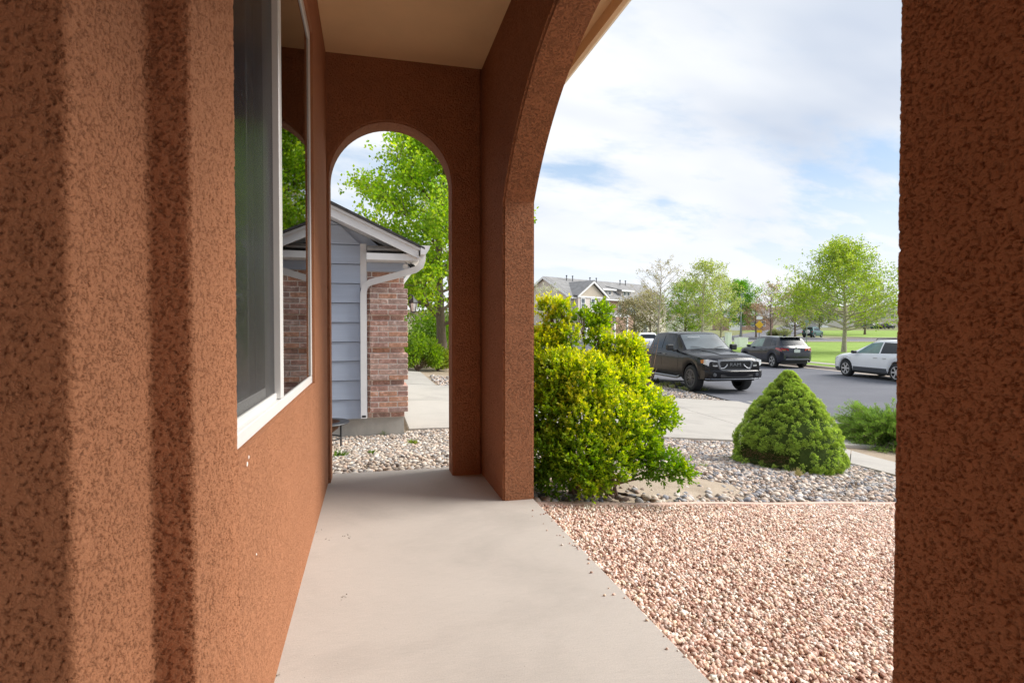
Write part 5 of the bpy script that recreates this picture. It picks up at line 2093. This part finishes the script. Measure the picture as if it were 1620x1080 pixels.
# ------------------------------------------------------------------ background buildings
M['th_wall'] = plain('beige_siding', (0.66, 0.59, 0.53), 0.8, 0.08, 1.2)
M['th_gable'] = plain('tan_gable', (0.52, 0.45, 0.36), 0.8, 0.08, 1.2)
M['th_brick'] = plain('far_brick', (0.46, 0.29, 0.23), 0.85, 0.2, 3)
M['th_roof'] = plain('grey_shingle', (0.25, 0.245, 0.24), 0.9, 0.25, 1.5, bumpd=0.02, bscale=6)
M['far_wall'] = plain('pale_far_wall', (0.55, 0.52, 0.48), 0.8, 0.1, 1)
M['far_roof'] = plain('brown_far_roof', (0.20, 0.15, 0.13), 0.9, 0.2, 1)


def window_on(parent, x, z, w, h, y=-0.02, panes=2, glass=None):
    f_ = MB()
    t = 0.11
    f_.box(x - w / 2 - t, x + w / 2 + t, y - 0.07, y, z - t, z).box(x - w / 2 - t, x + w / 2 + t, y - 0.07, y, z + h, z + h + t)
    f_.box(x - w / 2 - t, x - w / 2, y - 0.07, y, z, z + h).box(x + w / 2, x + w / 2 + t, y - 0.07, y, z, z + h)
    f_.box(x - w / 2, x + w / 2, y - 0.06, y, z + h * 0.48, z + h * 0.53)
    if panes == 3:
        for q in (-1, 1):
            f_.box(x + q * w / 6 - 0.04, x + q * w / 6 + 0.04, y - 0.06, y, z, z + h)
    wo_ = f_.build('window', M['white_paint'], parent)
    for q in range(2):
        g_ = MB()
        g_.box(x - w / 2, x + w / 2, y - 0.03, y - 0.01, z + (0 if q == 0 else h * 0.53), z + (h * 0.48 if q == 0 else h))
        g_.build('pane', glass or M['far_glass'], wo_)
    return wo_


gz = terrain(12, 88)
th = empty('townhouse', (8.7, 85, gz), math.atan2(12, 13.9))
tag(th, 'long beige townhouse row with grey roof and white trimmed gable behind the shrub', 'townhouse')
EV, RG, LEN, DEP = 6.1 - gz, 9.2 - gz, 24.5, 11.0
w_ = MB()
w_.prism([(0, -0.5), (DEP, -0.5), (DEP, EV), (DEP / 2, RG - 0.15), (0, EV)], 'x', 0, LEN)
w_.build('wall', M['th_wall'], th)
q = MB()
q.box(7.4, 15.5, -0.12, -0.0, -0.3, EV - 0.1)
q.build('brick_front', M['th_brick'], th)
r_ = MB()
sl = (RG - EV) / (DEP / 2)
r_.prism([(-0.5, EV - 0.5 * sl), (DEP / 2, RG), (DEP + 0.5, EV - 0.5 * sl), (DEP + 0.5, EV - 0.5 * sl + 0.18), (DEP / 2, RG + 0.2), (-0.5, EV - 0.5 * sl + 0.18)], 'x', -0.4, LEN + 0.4)
rfo = r_.build('roof', M['th_roof'], th)
b_ = MB()
b_.prism([(-0.52, EV - 0.52 * sl - 0.2), (DEP / 2, RG - 0.2), (DEP + .52, EV - 0.52 * sl - .2), (DEP + 0.52, EV - 0.52 * sl + 0.12), (DEP / 2, RG + 0.14), (-0.52, EV - 0.52 * sl + 0.12)], 'x', -0.5, -0.42)
b_.build('rake_board', M['white_paint'], th)
b_ = MB()
b_.box(-0.4, LEN + 0.4, -0.66, -0.52, EV - 0.42, EV - 0.20)
b_.build('gutter', M['white_paint'], th)
for k, x in enumerate((4.0, 5.4, 9.6, 11.2, 17.5, 19.0)):
    v_ = MB()
    v_.tube([(x, DEP / 2 - 0.9, RG - 0.5), (x, DEP / 2 - 0.9, RG + 0.4)], 0.08, 7)
    v_.lathe([(0.13, RG + 0.4), (0.13, RG + 0.55), (0.001, RG + 0.58)], 'z', 8, (x, DEP / 2 - 0.9, 0))
    v_.build('vent_pipe', M['grey_plastic'], rfo)
# front gable wing
wg = MB()
wg.prism([(0.75, 0), (7.1, 0), (7.1, EV - 0.15), (3.925, EV + 2.0), (0.75, EV - 0.15)], 'y', -0.9, 0.4)
wg.build('gable_wing', M['th_wall'], th)
gg = MB()
gg.prism([(1.0, EV), (6.85, EV), (3.925, EV + 1.85)], 'y', -0.96, -0.90)
gg.build('gable_panel', M['th_gable'], th)
gb = MB()
for s in (-1, 1):
    gb.prism([(3.925, EV + 2.05), (3.925 + s * 3.55, EV - 0.28), (3.925 + s * 3.55, EV - 0.0), (3.925, EV + 2.35)], 'y', -1.3 - 0.01 * s, -1.12)
gb.box(0.9, 6.95, -1.02, -0.97, EV - 0.22, EV)
gb.build('rake_board', M['white_paint'], th)
gr2 = MB()
for s in (-1, 1):
    gr2.prism([(3.925, EV + 2.36), (3.925 + s * 3.6, EV - 0.0), (3.925 + s * 3.6, EV + 0.12), (3.925, EV + 2.5)], 'y', -1.3 - 0.01 * s, 4.5)
gr2.build('gable_roof', M['th_roof'], th)
for x in (1.75, 4.0, 6.15):
    window_on(th, x, EV - 1.85, 0.75, 1.45, -0.92)
for x, w in ((8.35, 0.9), (11.5, 0.85), (14.5, 2.2)):
    window_on(th, x, EV - 2.35, w, 1.75, -0.13, 3 if w > 2 else 2)
for x in (18.5, 22.0):
    window_on(th, x, EV - 2.2, 1.0, 1.6, -0.02)
    window_on(th, x, 0.9, 1.0, 1.6, -0.02)
# entrance roof
pr = MB()
pr.prism([(-2.6, 3.45), (-0.0, 4.35), (-0.0, 4.5), (-2.6, 3.6)], 'x', 0.6, 10.8)
pr.build('porch_roof', M['th_roof'], th)
pr = MB()
pr.box(0.6, 10.8, -2.72, -2.61, 3.36, 3.62)
pr.build('porch_fascia', M['white_paint'], th)
for x in (0.9, 4.0, 7.4, 10.5):
    MB().box(x - 0.15, x + 0.15, -2.5, -2.2, -0.2, 3.45).build('post', M['white_paint'], th)
# shed dormers
for x in (9.4, 14.2):
    dmr = MB()
    dmr.prism([(0.7, EV + 0.45), (0.7, EV + 1.35), (3.6, EV + 2.0)], 'x', x - 1.3, x + 1.3)
    do = dmr.build('dormer', M['th_wall'], th)
    dr_ = MB()
    dr_.prism([(0.3, EV + 1.3), (0.3, EV + 1.5), (4.4, EV + 2.5), (4.4, EV + 2.3)], 'x', x - 1.7, x + 1.7)
    dr_.build('dormer_roof', M['th_roof'], do)
    tr2 = MB()
    tr2.box(x - 1.7, x + 1.7, 0.2, 0.29, EV + 1.26, EV + 1.5)
    tr2.build('dormer_fascia', M['white_paint'], do)
    for s in (-0.48, 0.48):
        window_on(th, x + s, EV + 0.62, 0.55, 0.55, 0.68)


def far_house(label, px, d, w, h, dep, rz, wall, roof, flip=False):
    p = on_ground(px, d)
    o = empty('distant_house', p, rz)
    tag(o, label, 'house', 'houses beyond the park')
    MB().prism([(0, -1), (dep, -1), (dep, h), (dep / 2, h + dep * 0.24), (0, h)], 'x', -w / 2, w / 2).build('wall', wall, o)
    MB().prism([(-0.4, h - 0.1), (dep / 2, h + dep * 0.25), (dep + .4, h - .1), (dep + .4, h + .15), (dep / 2, h + dep * 0.25 + 0.25), (-0.4, h + .15)], 'x', -w / 2 - 0.4, w / 2 + 0.4).build('roof', roof, o)
    for x in np.arange(-w / 2 + 1.8, w / 2 - 1, 2.8):
        window_on(o, x, h - 2.1, 1.1, 1.3)
    MB().box(-w / 2 + 0.8, -w / 2 + 4.2, -0.06, 0.0, -0.2, 2.1).build('garage_door', M['white_paint'], o)
    return o


far_house('pale house with brown roof far behind the park tree trunk', 1322, 185, 14, 4.4, 9, 0.15, M['far_wall'], M['far_roof'])
far_house('cream house with grey roof beyond the parked far cars', 1398, 195, 15, 5.0, 9, -0.1, M['th_wall'], M['th_roof'])
far_house('tan house with brown roof at the top of the hill road', 1228, 245, 16, 5.0, 10, 0.2, M['th_gable'], M['far_roof'])
far_house('small brick house half hidden by reddish trees', 1186, 150, 13, 3.2, 8, 0.1, M['th_brick'], M['th_roof'])
far_house('white fronted house row behind the dusty trees', 1062, 118, 16, 4.6, 9, 0.3, M['far_wall'], M['th_roof'])

# ------------------------------------------------------------------ street furniture
M['pole_grey'] = plain('pole_grey', (0.22, 0.26, 0.27), 0.5, 0.1, 6)
p = on_ground(1172, 78)
lp = empty('lamp_post', p)
tag(lp, 'tall grey street lamp pole in front of the bright green tree', 'street lamp')
MB().tube([(0, 0, 0), (0, 0, 0.3), (0, 0, 6.4)], [0.12, 0.09, 0.06], 8).build('pole', M['pole_grey'], lp)
MB().tube([(0, 0, 6.35), (0.3, 0, 6.55), (0.7, 0, 6.55)], 0.035, 6).build('arm', M['pole_grey'], lp)
MB().bevbox(0.6, 1.1, -0.12, 0.12, 6.46, 6.58, 0.03).build('lamp_head', M['pole_grey'], lp)
M['yellow'] = plain('warning_yellow', (0.80, 0.48, 0.02), 0.5, 0.05, 5)
p = on_ground(1201, 80)
sg = empty('warning_sign', p, 0.0)
tag(sg, 'yellow diamond warning sign with small plate on a thin post', 'sign')
MB().box(-0.04, 0.04, -0.04, 0.04, 0, 2.85).build('post', M['pole_grey'], sg)
MB().prism([(0, 1.62), (0.6, 2.2), (0, 2.8), (-0.6, 2.2)], 'y', -0.07, -0.045).build('sign_plate', M['yellow'], sg)
MB().prism([(0, 1.70), (0.52, 2.2), (0, 2.72), (-0.52, 2.2)], 'y', -0.076, -0.072).build('sign_face', M['yellow'], sg)
MB().box(-0.35, 0.35, -0.07, -0.045, 1.08, 1.48).build('supplement_plate', M['yellow'], sg)
MB().bevbox(-0.42, 0.42, -0.07, -0.045, 2.95, 3.35, 0.01).build('upper_plate', M['white_paint'], sg)
p = on_ground(1276, 66)
so_ = empty('sign_post', p)
tag(so_, 'thin grey post at the corner beside the teal off roader', 'post')
MB().tube([(0, 0, 0), (0, 0, 2.9)], 0.045, 6).build('pole', M['pole_grey'], so_)
MB().bevbox(-0.25, 0.25, -0.05, -0.02, 2.5, 2.9, 0.01).build('plate', M['pole_grey'], so_)


def cabinet(label, px, d, w, h, dep, m):
    p = on_ground(px, d)
    o = empty('utility_cabinet', p, 0.15)
    tag(o, label, 'utility cabinet', 'utility cabinets on the verge')
    MB().bevbox(-w / 2, w / 2, 0, dep, 0.05, h, 0.03).build('body', m, o)
    MB().bevbox(-w / 2 + 0.06, w / 2 - 0.06, -0.015, 0.0, 0.12, h - 0.12, 0.005).build('door', m, o)
    MB().box(-w / 2 - 0.1, w / 2 + 0.1, -0.1, dep + 0.1, -0.1, 0.05).build('plinth', M['concrete'], o)
    MB().bevbox(-w / 2 - 0.03, w / 2 + 0.03, -0.03, dep + 0.03, h, h + 0.05, 0.01).build('lid', m, o)


cabinet('low wide white utility cabinet beside the roof of the navy crossover', 1176, 55, 1.0, 1.0, 0.8, M['white_paint'])
cabinet('tall narrow white utility cabinet beyond the pickup windscreen', 1154, 54, 0.48, 1.5, 0.45, M['white_paint'])
cabinet('low white utility cabinet showing just above the pickup cab', 1102, 62, 1.5, 1.05, 0.8, M['white_paint'])
cabinet('white cabinet partly hidden by the pickup windscreen', 1138, 56, 0.9, 0.95, 0.6, M['white_paint'])

# ------------------------------------------------------------------ background trees
tree('park_tree', 'broad light green park tree standing on the lawn behind the white wagon', on_ground(1335, 45), 8.6, 0.18, 0.20, 5.2, 60, 24000, 0.15, [(0.30, 0.40, 0.045), (0.36, 0.45, 0.06), (0.21, 0.32, 0.03), (0.42, 0.46, 0.08)], M['bark_pale'],
     seed=2, up=0.35, spread=0.085, n_sub=8, shape=([0, 0.12, 0.3, 0.5, 0.7, 0.88, 1], [0.9, 1.0, 0.9, 0.60, 0.38, 0.25, 0.1]))
tree('street_tree', 'tall pale green sparse tree behind the pickup windscreen', on_ground(1112, 64), 9.4, 0.16, 0.15, 2.7, 40, 6500, 0.17, PALE, M['bark_pale'], seed=5, up=0.8, spread=0.10, n_sub=6)
tree('street_tree', 'full yellow green tree behind the pickup roof', on_ground(1084, 68), 7.2, 0.16, 0.12, 2.9, 38, 8000, 0.19, GREEN + PALE[:2], M['bark'], seed=6, up=0.5, spread=0.11, n_sub=6)
tree('street_tree', 'slim pale green tree left of the bright green tree', on_ground(1140, 70), 8.2, 0.14, 0.15, 2.4, 34, 5200, 0.18, PALE, M['bark_pale'], seed=8, up=0.8, spread=0.10, n_sub=6)
tree('bare_tree', 'nearly bare grey tree with few leaves behind the shrub', on_ground(1042, 58), 8.7, 0.15, 0.2, 2.6, 34, 1500, 0.14, DUSTY, M['bark_pale'], seed=12, up=1.0, spread=0.06, n_sub=7, shape=([0, 0.3, 0.7, 1], [0.9, 1, 0.7, 0.3]))
tree('dusty_tree', 'low dusty brown tree in front of the townhouse', on_ground(1003, 66), 5.0, 0.14, 0.08, 2.6, 34, 5200, 0.17, [(0.26, 0.23, 0.12), (0.30, 0.25, 0.14), (0.2, 0.2, 0.09)], M['bark'], seed=13, up=0.6, spread=0.12, n_sub=6)
tree('dusty_tree', 'tan spring tree between townhouse and bare tree', on_ground(1028, 72), 6.3, 0.14, 0.08, 2.4, 34, 5000, 0.17, [(0.36, 0.33, 0.15), (0.32, 0.28, 0.15), (0.38, 0.36, 0.18)], M['bark'], seed=14, up=0.6, spread=0.12, n_sub=6)
tree('shade_tree', 'bright green full tree behind the grey lamp pole', on_ground(1172, 96), 9.3, 0.2, 0.18, 3.0, 40, 9000, 0.24, [(0.13, 0.30, 0.02), (0.18, 0.38, 0.03), (0.10, 0.23, 0.015)], M['bark'], seed=15, up=0.55, spread=0.11, n_sub=6)
tree('budding_tree', 'reddish budding tree beside the yellow sign', on_ground(1196, 92), 5.4, 0.14, 0.15, 2.2, 30, 2600, 0.17, REDDISH, M['bark'], seed=16, up=0.7, spread=0.1, n_sub=6)
tree('budding_tree', 'tall reddish half bare tree behind the crossover roof', on_ground(1220, 84), 8.2, 0.14, 0.2, 2.4, 36, 2400, 0.16, REDDISH + DUSTY, M['bark'], seed=17, up=0.9, spread=0.08, n_sub=7)
tree('street_tree', 'yellow green tree left of the park tree crown', on_ground(1258, 88), 7.6, 0.16, 0.16, 3.2, 38, 6500, 0.21, [(0.32, 0.34, 0.10), (0.28, 0.34, 0.07), (0.36, 0.36, 0.14)], M['bark'], seed=18, up=0.6, spread=0.11, n_sub=6)
tree('street_tree', 'dark tree behind the teal off roader', on_ground(1296, 120), 8.5, 0.2, 0.15, 4.0, 36, 6000, 0.3, [(0.16, 0.2, 0.06), (0.2, 0.24, 0.08)], M['bark'], seed=19, up=0.6, spread=0.12, n_sub=6)
tree('street_tree', 'far pale tree right of the park tree trunk', on_ground(1368, 110), 7.5, 0.2, 0.15, 3.4, 34, 5000, 0.27, PALE, M['bark'], seed=20, up=0.6, spread=0.12, n_sub=6)
tree('blossom_tree', 'sparse white flowering tree before the townhouse gable end', on_ground(868, 42), 5.0, 0.10, 0.12, 1.7, 34, 3000, 0.09, [(0.62, 0.60, 0.52), (0.36, 0.42, 0.16), (0.5, 0.5, 0.38)], M['bark_pale'], seed=21, up=0.9, spread=0.09, n_sub=7)
bush('purple_bush', 'dark purple leaved bush on the far verge', on_ground(1075, 74), 1.6, 1.5, 2600, 0.2, [(0.06, 0.03, 0.035), (0.09, 0.05, 0.05), (0.05, 0.05, 0.03)], 31)
bush('round_bush', 'clipped green bush before the white fronted houses', on_ground(1018, 84), 0.9, 1.2, 1300, 0.15, [(0.08, 0.14, 0.03)], 32)
bush('round_bush', 'clipped dark bush right of the other clipped bush', on_ground(1040, 86), 0.9, 1.2, 1300, 0.15, [(0.06, 0.11, 0.025)], 33)
bush('leafy_bush', 'dusty green bush under the reddish trees', on_ground(1232, 96), 2.0, 1.6, 2600, 0.22, [(0.2, 0.24, 0.08), (0.26, 0.26, 0.12)], 34)

# far wooded ridge that reads as one mass
nn = 42000
px = rng.uniform(-300, 2300, nn)
dd = rng.uniform(250, 420, nn)
uu = (px - 810) / 900 * dd
hh = 7.5 + 3.5 * np.sin(px * 0.043) * np.sin(px * 0.017 + 1) + 1.5 * np.sin(px * 0.13)
P = np.stack([uu, dd, np.array([zfar(q) for q in dd]) + np.maximum(hh, 1.5) * rng.random(nn) ** 0.8], -1)
o = leaf_mesh('treeline', P, rng.normal(size=(nn, 3)), 1.5, 1.2, pick([(0.16, 0.17, 0.08), (0.2, 0.19, 0.1), (0.24, 0.18, 0.12), (0.13, 0.16, 0.06)], nn), M['leaf'])
tag(o, 'far wooded ridge along the horizon', 'trees', kind='stuff')

# leaf crumbs on the slab
nn = 26
pts = [(548, 848), (552, 852), (520, 853), (476, 917), (442, 1070), (545, 946), (547, 944), (505, 842)]
P = []
for k in range(nn):
    px, py = pts[k % len(pts)]
    r = ray_dir(px + random.uniform(-5, 5), py + random.uniform(-4, 4))
    t = -1 / r.z
    P.append((r.x * t, r.y * t, 0.003))
P = np.array(P)
D_ = rng.normal(size=(nn, 3)) * np.array([1, 1, 0.15])
o = leaf_mesh('leaf_litter', P, D_, rng.uniform(0.004, 0.010, nn), 0.004, pick([(0.06, 0.045, 0.03), (0.1, 0.07, 0.04)], nn), M['leaf'])
tag(o, 'tiny dark leaf crumbs on the porch slab', 'leaf litter', kind='stuff')
